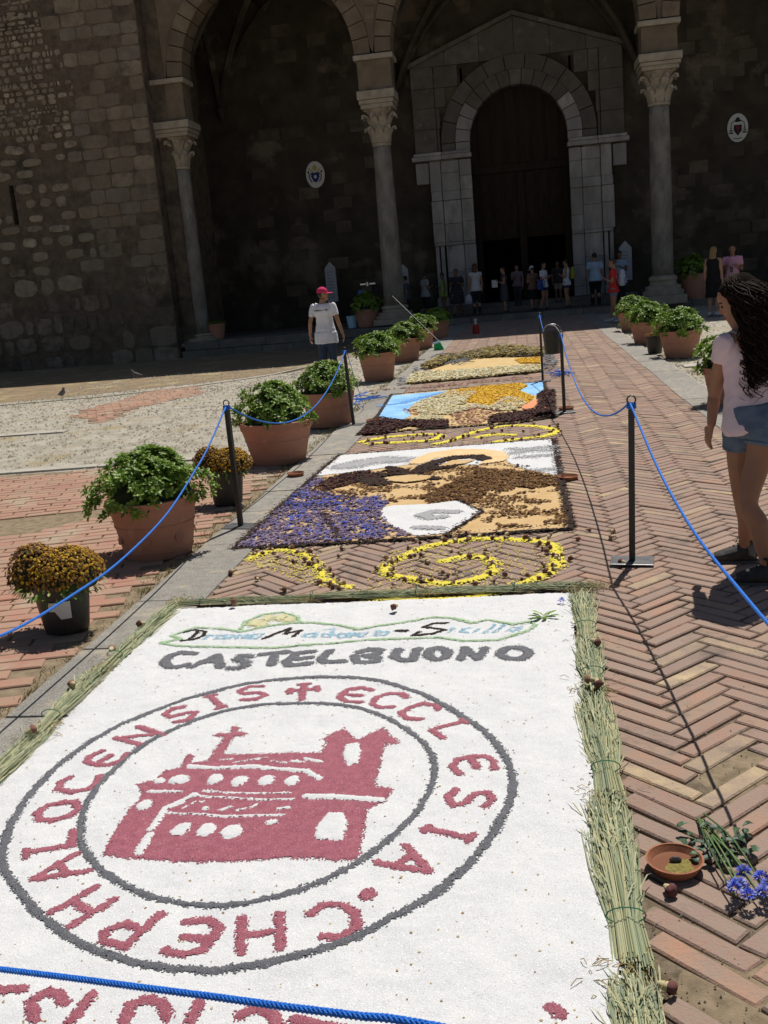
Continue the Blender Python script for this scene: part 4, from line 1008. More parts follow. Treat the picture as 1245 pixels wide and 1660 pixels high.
mb.obj('brick_patch', m_red_brick, ground, kind='stuff')
# --- yellow scrolls on the bare bricks
def scroll(sets, w, label, parent_y):
    s = empty('yellow_scroll', (0, parent_y, 0), label=label, category='scroll')
    for st in sets:
        o = raster('sawdust_line', stroke([tuple(p[:2]) for p in catmull([(a, b, 0) for a, b in st], 5)], w), .011, lambda x, y: .003+0*x, 0, m_yellow, s, dome=.006, edge=.024, grain=.055)
        o.matrix_parent_inverse = Matrix.Translation((0, -parent_y, 0))
    return s
near1 = P4([(75,465),(140,440),(200,436),(265,448),(312,492),(340,540),(412,563)])
near2 = P4([(750,472),(830,455),(900,466),(928,500),(880,530),(800,547),(730,550),(640,535),(560,518),(552,488),(600,460),(700,420),(850,396),(1000,398),(1110,410),(1148,450),(1130,500),(1050,540),(950,575),(850,600),(640,610),(430,598)])
far1 = P7([(80,580),(200,556),(400,540),(505,545),(450,570),(300,580),(120,588)]); far2 = P7([(480,590),(560,572),(700,522),(850,495),(1000,495),(1100,512),(1105,532),(1040,552),(940,562),(800,578)]); far3 = P7([(700,555),(780,540),(885,543)])
scroll([near1], .062, 'short yellow sawdust scroll at the left of the bare brick strip', 6.1)
scroll([near2], .074, 'large yellow sawdust spiral on bare bricks just beyond the white carpet', 6.1)
scroll([far1], .10, 'left yellow scroll between the purple cloak carpet and the bird carpet', 11.2)
scroll([far2, far3], .10, 'right yellow scroll between the purple cloak carpet and the bird carpet', 11.2)
scatter('yellow_dust', poly(P4([(75,445),(260,440),(420,570),(300,560),(60,480)])), 1600, .008, lambda x, y: .004+0*x, m_yellow, path)
scatter('yellow_dust', poly(P4([(420,600),(560,440),(860,385),(1150,400),(1160,520),(900,605)])), 1500, .007, lambda x, y: .004+0*x, m_yellow, path)

# --- dried buds
def bud_mesh():
    mb = MB(); n = 11; tilt = random.uniform(-.3, .3); vs = []
    prof = [(.35, -1.0), (.55, -.6), (.75, -.1), (.8, .2), (1.0, .5), (1.05, .9), (.7, 1.25), (.2, 1.3)]
    for r, x in prof:
        for j in range(n):
            a = 2*math.pi*j/n; rr = r*(1+(random.uniform(-.32, .32) if x > .3 else 0)); vs.append((x*.02+random.uniform(-.001, .001), rr*.0155*math.cos(a), rr*.0155*math.sin(a)+.012))
    fs = [(i*n+j, i*n+(j+1) % n, (i+1)*n+(j+1) % n, (i+1)*n+j) for i in range(len(prof)-1) for j in range(n)]
    mb.add(vs, fs); mb.mi = [0 if i < 3*n else 1 for i in range(len(fs))]
    mb.add([vs[i] for i in range(n)], [tuple(range(n))], 0); mb.add([vs[-n+i] for i in range(n)], [tuple(range(n))], 1)
    return mb.mesh('dried_bud', [m_bud_calyx, m_bud_head], smooth=True)
BUDS = [bud_mesh() for _ in range(7)]
def bud(x, y, z, label, group, s=1.0, rz=None):
    s *= .95
    return link('dried_bud', random.choice(BUDS), None, loc=(x, y, z), rot=(random.uniform(-.3, .3), random.uniform(-.3, .3), random.uniform(0, 6.28)), scale=(s,)*3, label=label, category='dried flower', group=group)
def along(P, step, sig):
    out = []; acc = 0
    Pc = catmull([(a, b, 0) for a, b in P], 6)
    for a, b in zip(Pc[:-1], Pc[1:]):
        L = (b-a).length; acc += L
        while acc > step: acc -= step*random.uniform(.5, 1.5); p = a.lerp(b, random.random()); out.append((p.x+random.gauss(0, sig), p.y+random.gauss(0, sig*1.6)))
    return out
for P_, st, lb_ in ((near1, .055, 'dried brownish bud lying along the short yellow scroll at the left kerb'), (near2, .058, 'dried brownish bud lying along the large yellow spiral')):
    for x, y in along(P_, st, .05):
        if y > 5.5: bud(x, y, .006, lb_, 'dried buds along the near yellow scrolls', random.uniform(.75, 1.15))
for k in range(26): bud(random.uniform(-1.95, .5), random.uniform(5.6, 6.75), .006, 'stray dried bud on bare herringbone brick beside the near yellow scrolls', 'dried buds along the near yellow scrolls', random.uniform(.75, 1.1))
for P_ in (far1, far2, far3):
    for x, y in along(P_, .085, .07): bud(x, y, .008, 'dried brown bud on the far yellow scroll below the bird carpet', 'dried buds along the far yellow scrolls', random.uniform(.8, 1.2))
for x, y in [tuple(G(625+random.uniform(0, 250), 0)[:2]) for _ in range(0)]: pass
# ------------------------------------------------------------------ stalk bundles round the salt carpet
def bundle(x, y, L, heading, wd, label, n=170, z=.012, flare=1.25, tie=.16):
    """cut ends at (x, y); the stalks run along heading (radians from +X) and fan out"""
    o = empty('stalk_bundle', (x, y, 0), label=label, category='stalk bundle')
    c, s = math.cos(heading), math.sin(heading)
    def W3(u, v, h): return (c*u-s*v, s*u+c*v, h)
    mb = MB()
    for k in range(n):
        q = random.gauss(0, 1); q = max(-1.9, min(1.9, q)); hh = abs(random.gauss(0, 1)); v0 = q*wd*.26; v1 = q*wd*.26*flare+random.gauss(0, .012)
        l = L*random.uniform(.75, 1.08); h0 = z+min(hh, 2)*wd*.16*(1-abs(q)/2.6); u0 = random.uniform(-.02, .03)
        pts = [W3(u0, v0, h0), W3(l*.2, v0*.85, h0+.006), W3(l*.5, (v0+v1)/2+random.gauss(0, .007), h0*1.1+.008), W3(l*.8, v1*.95+random.gauss(0, .01), h0+.004), W3(l, v1+random.gauss(0, .014), max(z*.7, h0*.7))]
        r = random.uniform(.0013, .0026)
        mb.tube(pts, [r, r, r, r*.8, r*.35], 4, cap=True)
        if random.random() < .8:                       # narrow leaf
            u = random.uniform(.25, .9)*l; a = random.gauss(0, .5); ll = random.uniform(.04, .10); w2 = .0023; vv = v0+(v1-v0)*u/l; h = h0+.006
            d = (math.cos(a), math.sin(a))
            mb.add([W3(u, vv-w2, h), W3(u, vv+w2, h), W3(u+d[0]*ll*.6, vv+d[1]*ll*.6+w2, h+.018), W3(u+d[0]*ll, vv+d[1]*ll, h-.004+.01), W3(u+d[0]*ll*.6, vv+d[1]*ll*.6-w2, h+.018)], [(0, 4, 2, 1), (4, 3, 2)])
    mb.obj('stalks', m_stalk, o, kind='stuff')
    t = MB(); t.tube([W3(tie, wd*.5*math.cos(a), z+.012+wd*.26*(1+math.sin(a))*.9) for a in [2*math.pi*i/14 for i in range(15)]], .0022, 4); t.obj('green_tie', m_salt_green_tie, o)
    d_ = MB()
    for k in range(60):
        u = random.gauss(L*.97, .05); v = random.gauss(0, wd*.55); a = random.random()*6.3; l = random.uniform(.015, .05)
        h = random.uniform(.004, .035); d_.tube([W3(u, v, h), W3(u+math.cos(a)*l*.5, v+math.sin(a)*l*.5, h+.01), W3(u+math.cos(a)*l, v+math.sin(a)*l, h)], .0013, 3)
    d_.obj('dry_tips', m_straw, o, kind='stuff')
    return o
m_salt_green_tie = mat('green_string', (.05, .20, .10), bump=0)
up = R(90)
bundle(0.173, 1.72, .56, up+.03, .095, 'stalk bundle at the lower right corner, cut ends cropped by the picture edge')
bundle(0.183, 2.29, .88, up+.02, .105, 'thick tied stalk bundle nearest on the right carpet edge beside the clay saucer', n=230)
bundle(0.193, 3.13, .90, up+.01, .10, 'second tied stalk bundle from the bottom on the right carpet edge', n=215)
bundle(0.203, 4.0, .66, up, .095, 'third stalk bundle on the right carpet edge with a dark bud on it')
bundle(0.203, 4.58, .80, up-.02, .10, 'farthest stalk bundle on the right carpet edge at the top corner')
for k, (y, l, lab) in enumerate(((1.3, .9, 'stalk bundle on the left kerb below the picture edge'), (2.1, .9, 'stalk bundle low on the left carpet edge on the kerb'), (2.95, .85, 'stalk bundle on the left carpet edge where it meets the picture edge'), (3.7, .8, 'stalk bundle on the left carpet edge beside the black pot of marigolds'), (4.4, 1.1, 'stalk bundle at the top left corner of the white carpet'))):
    bundle(-2.12, y, l, up+(.03 if k % 2 else -.02), .085, lab, n=140)
for k, (x, l, lab) in enumerate(((-2.1, .8, 'green stalk bundle along the top carpet edge, leftmost of the row'), (-1.45, .85, 'green stalk bundle along the top carpet edge below the short scroll'), (-.85, .8, 'green stalk bundle along the top carpet edge below the spiral'), (-.3, .62, 'green stalk bundle along the top carpet edge, rightmost of the row'))):
    bundle(x, 5.42+.01*k, l, .0+random.uniform(-.02, .02), .07, lab, n=80)
DB = 'dark dried flower head lying on the stalk border'
for px, py in ((958, 1105), (963, 1042), (180, 1055), (229, 1013), (118, 1112), (50, 1187), (968, 1108), (378, 977), (640, 985)):
    p = G(px, py, .05); bud(p.x, p.y, .045, 'dark dried flower head lying on the green stalk border of the white carpet', 'dark flower heads on the stalk border', 1.15)
p = G(1084, 1450); bud(p.x, p.y, .005, 'dark dried bud on the bricks just below the clay saucer', 'single', 1.1)
bpy.context.scene.objects[-1].pop('group', None) if False else None
p = G(1078, 1612); bud(p.x, p.y, .01, 'dried bud with pale calyx at the lower right corner of the carpet', 'loose corner buds', 1.1)
def leaf(mb, base, d, l, w, curl=.2, up=Vector((0, 0, 1)), mi=0):
    d = d.normalized(); sd_ = d.cross(up)
    if sd_.length < 1e-3: sd_ = d.cross(Vector((1, 0, 0)))
    sd_.normalize(); nn = sd_.cross(d)
    m1 = base+d*l*.45+nn*l*curl*.18; m2 = base+d*l*.8+nn*l*curl*.02; t = base+d*l-nn*l*curl*.25
    mb.add([base, m1-sd_*w*.42+nn*w*.14, m1+sd_*w*.42+nn*w*.14, m2-sd_*w*.5+nn*w*.1, m2+sd_*w*.5+nn*w*.1, t, m1, m2],
           [(0, 6, 1), (0, 2, 6), (1, 6, 7, 3), (6, 2, 4, 7), (3, 7, 5), (7, 4, 5)], mi)
sp_ = G(880, 1000, .03); lb = MB()
for k in range(11):
    a = random.random()*6.28; leaf(lb, Vector((random.gauss(0, .008), random.gauss(0, .008), .005)), Vector((math.cos(a), math.sin(a)*1.2, random.uniform(.1, .5))), random.uniform(.05, .085), .02)
lb.obj('leaf_sprig', m_leaf, label='small sprig of green leaves in the top right corner of the white carpet', category='leaf sprig').location = (sp_.x, sp_.y, .024)
m_corn = mat('cornflower', (.05, .09, .6), pal=[(.04, .08, .55), (.08, .14, .75), (.30, .36, .85), (.05, .06, .42), (.60, .62, .85)], bump=0, trans=.2)
def pom(mb, c, r, n=120, mi=0):
    for k in range(n):
        d = Vector((random.gauss(0, 1), random.gauss(0, 1), abs(random.gauss(0, .8))+.1)).normalized(); b = c+d*r*.35
        leaf(mb, b, (d+Vector((random.gauss(0, .25), random.gauss(0, .25), random.gauss(0, .2)))), r*random.uniform(.5, .8), r*.16, .3, mi=mi)
cfm = MB(); pom(cfm, Vector((0, 0, .012)), .024, 60); p = G(911, 978, .03)
cfm.obj('cornflower', m_corn, label='single blue cornflower head at the top right corner of the white carpet', category='flower').location = (p.x, p.y, .03)

# --- bunch of blue flowers at the right edge
bq = G(1215, 1440); bunch = empty('blue_flower_bunch', (bq.x, bq.y, 0), label='bunch of blue flowers with dark leaves lying on the bricks beside the clay saucer', category='flowers')
fl = [(1198, 1440), (1213, 1462), (1235, 1432), (1238, 1458), (1205, 1420), (1190, 1452), (1246, 1445)]
for (a, b) in fl:
    q = G(a, b, .02); m_ = MB(); pom(m_, Vector((0, 0, .022)), .024, 110); m_.obj('flower_head', m_corn, bunch).location = (q.x-bq.x, q.y-bq.y, random.uniform(0, .02))
st_ = MB(); m_stem = mat('dark_green_stem', (.06, .12, .03), pal=[(.05, .10, .03), (.10, .17, .05), (.16, .24, .08)], bump=0, rough=.6)
for (a, b) in fl:
    q = G(a, b, .03); e = G(1133+random.uniform(-6, 8), 1322+random.uniform(-4, 14), .01); q, e = Vector((q.x-bq.x, q.y-bq.y, .03)), Vector((e.x-bq.x, e.y-bq.y, .012))
    m_id = q.lerp(e, .5)+Vector((random.gauss(0, .012), random.gauss(0, .012), .025)); st_.tube(catmull([q, m_id, e], 5), .0028, 5)
st_.obj('stems', m_stem, bunch)
lf = MB()
for k in range(46):
    q = G(random.uniform(1115, 1215), 0+random.uniform(1345, 1400), .01); c0 = Vector((q.x-bq.x, q.y-bq.y, random.uniform(.01, .04))); a = random.random()*6.28
    leaf(lf, c0, Vector((math.cos(a), math.sin(a), random.uniform(-.1, .3))), random.uniform(.03, .06), .022, .4)
m_dkl = mat('wilted_leaf', (.02, .05, .025), pal=[(.015, .04, .022), (.03, .07, .03), (.05, .10, .045)], bump=0, rough=.5)
lf.obj('leaves', m_dkl, bunch, kind='stuff')

# --- terracotta saucers
def saucer(x, y, r, label, z=.0, h=.032, water=False):
    o = empty('saucer', (x, y, z), label=label, category='saucer')
    MB().lathe([(r*.80, 0), (r*.98, h*.95), (r, h), (r*.93, h*1.02), (r*.90, h*.86), (r*.76, h*.28), (r*.3, h*.22), (.001, h*.22)], 48).obj('dish', m_terra_dk, o, smooth=False)
    if water:
        wm = mat('seed_layer', (.42, .36, .08), c2=(.20, .15, .07), scale=70, bump=1, bscale=180, rough=.5)
        c = (-.0, -.018)
        raster('seeds', union(ell((x+.01, y-.02), r*.58, r*.42), ell((x+.03, y+.005), r*.3, r*.35)), .004, lambda X, Y: z+h*.32+0*X, 0, wm, o, edge=.008, grain=.012).matrix_parent_inverse = Matrix.Translation((-x, -y, -z))
        gm = mat('still_water', (.22, .10, .06), rough=.06, bump=0, spec=.6)
        MB().lathe([(r*.82, h*.40), (.001, h*.402)], 40).obj('water', gm, o)
        t_ = MB().lathe([(.012, 0), (.013, .012), (.005, .02)], 8); k_ = t_.obj('dark_bud', m_blackpot, o); k_.location = (.004, .012, h*.4); k_.scale = (1.4, .7, .8)
    return o
p = G(1094, 1408); saucer(p.x, p.y, .083, 'round clay saucer holding water and yellow seeds, nearest the camera', z=.002, water=True)
p = G(480, 773); saucer(p.x, p.y, .085, 'empty clay saucer on the left kerb beside the large pot', z=.01)
p = G(921, 777); saucer(p.x, p.y, .09, 'empty clay saucer on the bricks at the right edge of the purple cloak carpet')
p = G(606, 685); saucer(p.x, p.y, .1, 'clay saucer on the left kerb behind the second stanchion', z=.01)
p = G(918, 664); saucer(p.x, p.y, .1, 'clay saucer behind the base of the middle right stanchion')

# ------------------------------------------------------------------ plants in pots
def rosette(mb, c, d, s, n=9, mi=0):
    d = d.normalized(); a = d.orthogonal().normalized(); b = d.cross(a); ph = random.random()*6
    for k in range(n):
        t = ph+2.399*k; el = .15+.75*(k/n)
        v = (a*math.cos(t)+b*math.sin(t))*math.cos(el)+d*math.sin(el)
        leaf(mb, c-d*s*.12*(1-k/n), v, s*random.uniform(.75, 1.1)*(1-.3*k/n), s*.34, .35, up=d, mi=mi)
def foliage(rx, ry, h, n, s, droop=0.0, name='foliage'):
    mb = MB()
    for k in range(n):
        u = random.random()*2*math.pi; t = random.random()**.8; el = t*math.pi/2
        rad = 1+.17*math.sin(3*u+1.7)+.12*math.sin(5*u+t*4)+random.gauss(0, .07)
        dirv = Vector((math.cos(u)*math.cos(el), math.sin(u)*math.cos(el), math.sin(el)))
        inner = 1 if random.random() < .72 else random.uniform(.6, .9)
        bump = 1+.16*math.sin(u*4+el*6)
        p = Vector((dirv.x*rx*rad*inner, dirv.y*ry*rad*inner, dirv.z*h*inner*bump))
        if el < .3: p.z -= random.random()*h*.18
        if droop and math.cos(u) < -.4 and el < .6: p.z -= random.random()*droop; p.x -= random.random()*.07
        rosette(mb, p, dirv+Vector((random.gauss(0, .3), random.gauss(0, .3), .45)), s*random.uniform(.75, 1.2), 8 if n > 220 else 7)
    return mb
def core(rx, ry, h):
    m_ = MB(); pr = [(.99*math.cos(t), .99*math.sin(t)) for t in [i/8*math.pi/2 for i in range(9)]]
    vs = []; n = 16
    for r, zz in pr:
        for j in range(n):
            a = 2*math.pi*j/n; k = .74+.08*math.sin(3*a+1.7)
            vs.append((r*k*rx*math.cos(a), r*k*ry*math.sin(a), zz*h*.78))
    fs = [(i*n+j, i*n+(j+1) % n, (i+1)*n+(j+1) % n, (i+1)*n+j) for i in range(8) for j in range(n)]
    return m_.add(vs, fs)
FOL = {}
for key, args in (('A', (.40, .40, .34, 760, .068, .07)), ('B', (.40, .40, .36, 480, .075, .0)), ('C', (.40, .40, .31, 330, .090, 0))):
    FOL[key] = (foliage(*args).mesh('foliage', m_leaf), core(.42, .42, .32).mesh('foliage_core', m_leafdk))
def pot_mesh(rt, rb, h):
    pr = [(rb*.98, 0), (rb, .012), (rb+(rt-rb)*.10, h*.12), (rb+(rt-rb)*.12+.006, h*.125), (rb+(rt-rb)*.14+.006, h*.15), (rb+(rt-rb)*.16, h*.155),
          (rb+(rt-rb)*.52, h*.55), (rb+(rt-rb)*.53+.005, h*.555), (rb+(rt-rb)*.55+.005, h*.575), (rb+(rt-rb)*.56, h*.58), (rb+(rt-rb)*.74, h*.77)]
    return pr
def terracotta(x, y, z, rt, rb, h, fol, label, fs=1.0, fh=1.0, rz=0, group='terracotta pots with green shrubs', relief=False, tilt=0):
    o = empty('potted_shrub', (x, y, z), rz, label=label, category='potted shrub', group=group)
    MB().lathe(pot_mesh(rt, rb, h), 48, wob=.004).obj('pot', m_terra, o, smooth=False)
    MB().lathe([(rb+(rt-rb)*.74, h*.768), (rt*.955, h*.80), (rt*.975, h*.83), (rt*.985, h*.95), (rt*1.02, h*.965), (rt*1.03, h*.99), (rt*.99, h*1.0), (rt*.93, h*.995), (rt*.9, h*.9)], 48, wob=.004).obj('rim', m_terra, o)
    MB().lathe([(rt*.92, h*.93), (.01, h*.95)], 24).obj('soil', m_soil, o)
    if relief:
        for k in range(7):
            a = 2*math.pi*k/7+.3; r_ = rb+(rt-rb)*.36+.004
            q = MB().lathe([(.032, 0), (.034, .004), (.026, .007), (.018, .004), (.012, .008), (.002, .009)], 12)
            w = q.obj('relief_rosette', m_terra, o); w.location = (math.cos(a)*r_, math.sin(a)*r_, h*.36); w.rotation_euler = (0, R(90)-math.atan((rt-rb)/h), a)
    f, c = FOL[fol]
    s = rt*fs/.42
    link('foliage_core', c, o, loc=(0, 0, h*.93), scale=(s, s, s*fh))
    link('foliage', f, o, loc=(0, 0, h*.95), scale=(s, s, s*fh), kind='stuff')
    return o
def mum(x, y, label, rt=.165, h=.29, dry=.3, sc=1.0, paper=False):
    o = empty('marigold_pot', (x, y, 0), label=label, category='potted flowers')
    MB().lathe([(rt*.72, 0), (rt*.74, .01), (rt*.93, h*.86), (rt*1.0, h*.87), (rt*1.02, h), (rt*.97, h), (rt*.95, h*.9)], 40).obj('pot', m_blackpot, o, smooth=False)
    MB().lathe([(rt*.95, h*.9), (.01, h*.92)], 20).obj('soil', m_soil, o)
    if paper:
        vs = []; n = 5
        for j in range(2):
            for i in range(n):
                a = R(-95)+i*R(11); r_ = rt*(.74+.19*(.5+.3*j)/1)+.012; vs.append((r_*math.cos(a), r_*math.sin(a), h*(.34+.34*j)-(.05 if (i < 2 and j == 0) else 0)*0+(h*.16 if (i < 2 and j == 0) else 0)))
        lb_ = MB(); lb_.add(vs, [(i, i+1, n+i+1, n+i) for i in range(n-1)]); lb_.obj('torn_label', m_whitepaper, o)
    lobes = [((.05, 0, .02), .20*sc, .15*sc, 1), ((-.15*sc, .03, .02), .15*sc, .17*sc, 0)]
    for cx, (c0, rr, hh, live) in enumerate(lobes):
        m_ = MB(); c0 = Vector(c0)+Vector((0, 0, h))
        for k in range(1500 if live else 800):
            u = random.random()*6.283; el = random.random()**.75*1.57-.25; d = Vector((math.cos(u)*math.cos(el), math.sin(u)*math.cos(el), math.sin(el)))
            p = c0+Vector((d.x*rr, d.y*rr, d.z*hh))*(1+random.gauss(0, .04)); s_ = random.uniform(.007, .0115); a = (d+Vector((random.gauss(0, .3), random.gauss(0, .3), .2))).normalized(); t1 = a.orthogonal().normalized(); t2 = a.cross(t1)
            vs = [p+a*s_*.5]; nn = 7
            for j in range(nn):
                an = 6.283*j/nn; rr_ = s_*(1.15 if j % 2 else .8); vs.append(p+(t1*math.cos(an)+t2*math.sin(an))*rr_+a*s_*random.uniform(-.3, .35))
            lit = random.random() < (.6 if d.z > .2 and live else .2)  # withered florets, and more dark ones on undersides as painted shade
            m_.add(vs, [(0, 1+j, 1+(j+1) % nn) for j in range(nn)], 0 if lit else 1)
        m_.obj('blossoms', [m_mum, m_mum_dry_shade], o, kind='stuff')
        cm = MB(); n = 14
        vs = [(c0.x+rr*.88*math.cos(6.283*j/n)*math.cos(t), c0.y+rr*.88*math.sin(6.283*j/n)*math.cos(t), c0.z+hh*.88*math.sin(t)) for t in (-.5, -.1, .4, .8, 1.2, 1.5) for j in range(n)]
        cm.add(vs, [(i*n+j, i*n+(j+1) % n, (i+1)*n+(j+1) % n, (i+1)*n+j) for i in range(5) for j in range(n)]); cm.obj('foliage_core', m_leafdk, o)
    lv = MB()
    for k in range(150):
        u = random.random()*6.283; r_ = random.uniform(.75, 1.1)*.22*sc; p = Vector((math.cos(u)*r_-.03, math.sin(u)*r_, h-.02+random.uniform(-.05, .03)))
        leaf(lv, p, Vector((math.cos(u), math.sin(u), random.uniform(-1.2, .3))), random.uniform(.03, .06), .016)
    lv.obj('leaves', m_leaf, o, kind='stuff')
    return o
terracotta(-2.67, 6.72, -.01, .315, .235, .42, 'A', 'large terracotta pot with drooping green shrub, nearest on the left behind the blue rope', 1.22, .98, relief=True)
terracotta(-2.62, 10.25, -.01, .385, .27, .44, 'B', 'widest terracotta pot with green shrub, between marigolds and second left stanchion', 1.04, 1.02, rz=1.1)
terracotta(-2.55, 12.78, -.01, .345, .27, .44, 'B', 'terracotta pot with green shrub directly behind the second left stanchion', 1.12, 1.0, rz=3.1)
terracotta(-2.68, 18.3, -.01, .345, .26, .50, 'C', 'terracotta pot with rounded shrub standing alone on gravel behind the blue cord heap', 1.22, 1.0, rz=.5)
terracotta(-2.62, 22.1, -.02, .36, .28, .50, 'C', 'terracotta pot with pale green shrub beside the toppled black pot', 1.18, .95, rz=2.2)
terracotta(-2.62, 25.6, -.02, .35, .27, .50, 'C', 'terracotta pot with dark shrub at the shade edge, fifth in the left row', 1.2, 1.0, rz=4)
terracotta(-2.5, 29.5, -.02, .35, .27, .50, 'C', 'terracotta pot with shrub fully in shade, last of the left row near the steps', 1.2, 1.0, rz=5)
terracotta(2.66, 18.6, -.02, .37, .26, .47, 'C', 'terracotta pot with bright shrub, nearest of the right row by the kerb', 1.22, 1.0, rz=1)
terracotta(2.48, 21.9, -.02, .37, .26, .47, 'C', 'terracotta pot with shrub, middle of the right row', 1.2, 1.05, rz=2.5)
terracotta(2.6, 26.1, -.02, .36, .27, .48, 'C', 'terracotta pot with shrub, last of the right row at the shade edge', 1.2, 1.05, rz=4.4)
q = G(1192, 655); terracotta(q.x, q.y, -.02, .36, .27, .47, 'C', 'terracotta pot with shrub mostly hidden behind the girl in the pink shirt', 1.2, 1.05, rz=.4)
for (px, py, Yp, zz, rt, h, lab) in ((352, 548, 36.2, .165, .36, .55, 'small terracotta pot on the podium beside the leftmost column'), (597, 527, 36.1, .165, .46, .62, 'terracotta pot on the podium left of the middle column, in deep shade'), (1125, 484, 36.6, .2, .50, .85, 'large terracotta pot with dark bush right of the right column')):
    q = PY(px, py, Yp); terracotta(q.x, q.y, zz, rt, rt*.72, h, 'C', lab, .9 if px == 352 else 1.15, .5 if px == 352 else 1.3, rz=px)
for (px, py, lab) in ((1063, 574, 'small black plastic pot between the nearest and middle pots of the right row'), (1040, 545, 'small black plastic pot between the two farther pots of the right row')):
    q = G(px, py); o = empty('nursery_pot', (q.x, q.y+.1, 0), label=lab, category='plant pot')
    MB().lathe([(.12, 0), (.16, .27), (.17, .28), (.17, .31), (.155, .31), (.15, .27)], 28).obj('pot', m_blackpot, o); MB().lathe([(.15, .27), (.01, .28)], 16).obj('soil', m_soil, o)
    l_ = MB()
    for k in range(60):
        u = random.random()*6.28; leaf(l_, Vector((math.cos(u)*.1, math.sin(u)*.1, .3)), Vector((math.cos(u), math.sin(u), random.uniform(.3, 1.5))), .11, .02)
    l_.obj('leaves', m_mum_dry_shade, o, kind='stuff')
mum(-2.63, 5.12, 'black pot of withering orange marigolds with a torn white label, nearest on the left', dry=.4, paper=True)
mum(-2.60, 8.25, 'black pot of golden marigolds behind the first left stanchion', sc=.93, h=.31)
q = G(667, 582); tp = empty('toppled_pot', (q.x, q.y, .15), label='black plastic pot lying on its side by the left kerb', category='plant pot')
t_ = MB().lathe([(.11, -.14), (.155, .12), (.165, .12), (.165, .15), (.15, .15), (.145, .12), (.10, -.12)], 28).obj('pot', m_blackpot, tp); t_.rotation_euler = (R(80), 0, R(-25))

# ------------------------------------------------------------------ stanchions and ropes
def stanchion(x, y, label, h=.93, rz=0, lean=(0, 0)):
    o = empty('stanchion', (x, y, 0), rz, label=label, category='stanchion')
    MB().box(-.125, .125, -.09, .09, .0, .009).obj('base_plate', m_plate, o, bevel=.003).location = (0, 0, .006)
    MB().box(-.0175, .0175, -.0175, .0175, .0, h-.015).obj('post', m_post, o, bevel=.003).location = (0, 0, .015)
    MB().tube([(.024*math.cos(a), 0, h+.024+.024*math.sin(a)) for a in [2*math.pi*i/16 for i in range(17)]], .0045, 6).obj('ring', m_post, o)
    m_ = MB()
    for k in range(3): m_.tube([(.023*math.cos(a), .023*math.sin(a), h-.02+k*.011) for a in [2*math.pi*i/12 for i in range(13)]], .006, 6)
    m_.obj('rope_knot', m_rope, o)
    o.rotation_euler = (lean[0], lean[1], rz); return o
stanchion(-2.235, 7.33, 'black stanchion on the left kerb in front of the golden marigolds', rz=R(-12))
stanchion(-2.20, 12.5, 'black stanchion on the left kerb in front of the third shrub', rz=R(-8), lean=(0, R(-2.2)))
stanchion(.545, 5.92, 'black stanchion on the bricks nearest the girl, right of the carpets', h=.94, rz=R(-8), lean=(0, R(1.4)))
stanchion(.40, 12.4, 'black stanchion beside the bird carpet, middle of the right row', rz=R(10))
stanchion(.21, 16.05, 'farthest black stanchion, left of the hanging black bucket', h=1.0)
stanchion(-2.3, 2.35, 'black stanchion at the left, outside the picture')
stanchion(.80, .75, 'black stanchion at the right, outside the picture')
def rope(pts, label, r=.0062, n=10, sub=14, parent=None):
    P_ = catmull(pts, sub)
    return MB().tube(P_, r, n).obj('rope', m_rope, parent, smooth=True, label=label, category='rope')
def hang(a, b, sag, n=12):
    a, b = Vector(a), Vector(b); return [a.lerp(b, i/n)-Vector((0, 0, sag*4*(i/n)*(1-i/n))) for i in range(n+1)]
rope([(-2.235, 7.30, .925), (-2.24, 6.84, .729), (-2.24, 6.49, .621), (-2.24, 5.83, .462), (-2.24, 5.11, .392), (-2.24, 4.55, .390), (-2.24, 3.76, .440), (-2.26, 3.0, .62), (-2.3, 2.37, .92)], 'sagging blue rope from the first left stanchion to the left picture edge')
rope(hang((-2.235, 7.35, .93), (-2.22, 12.5, .94), .43, 14), 'sagging blue rope between the two left stanchions')
rope([(.56, 5.90, .945), (.60, 5.0, .735), (.63, 4.2, .645), (.66, 3.5, .63), (.70, 2.6, .65), (.74, 1.7, .76), (.80, .78, .93)], 'blue rope from the near right stanchion running down past the girl')
rope(hang((.40, 12.4, .94), (.56, 5.94, .945), .40, 16), 'deeply sagging blue rope between the near and middle right stanchions')
rope(hang((.21, 16.05, 1.02), (.40, 12.4, .94), .34), 'blue rope between the two far right stanchions')
# braided rope crossing the foreground
fr = empty('rope', (0, 0, 0), label='thick braided blue rope crossing the lower left corner over the white salt', category='rope')
A_ = [Vector(p) for p in ((-2.3, 2.35, .93), (-1.75, 2.03, .62), (-1.09, 1.68, .0), (-.65, 1.42, .0), (-.2, 1.19, .0), (.3, .92, .80), (.8, .77, .93))]
def on_plane(px, py):                                   # vertical plane through the two end stanchions
    d = ray(px, py); a, b = Vector((-2.3, 2.35, 0)), Vector((.8, .75, 0)); n = Vector((-(b-a).y, (b-a).x)); t = (a.x*n.x+a.y*n.y)/(d[0]*n.x+d[1]*n.y)
    return Vector((d[0]*t, d[1]*t, CAM_H+d[2]*t))
mid = [on_plane(*q) for q in ((-330, 1535), (-200, 1548), (-100, 1559), (-20, 1569), (110, 1585), (230, 1601), (345, 1616), (460, 1632), (580, 1647), (700, 1663))]
print('front rope', mid[0], mid[-1])
cen = catmull([A_[0], mid[0].lerp(A_[0], .5)-Vector((0, 0, .03))]+mid+[mid[-1].lerp(A_[-1], .5)-Vector((0, 0, .01)), A_[-1]], 24)
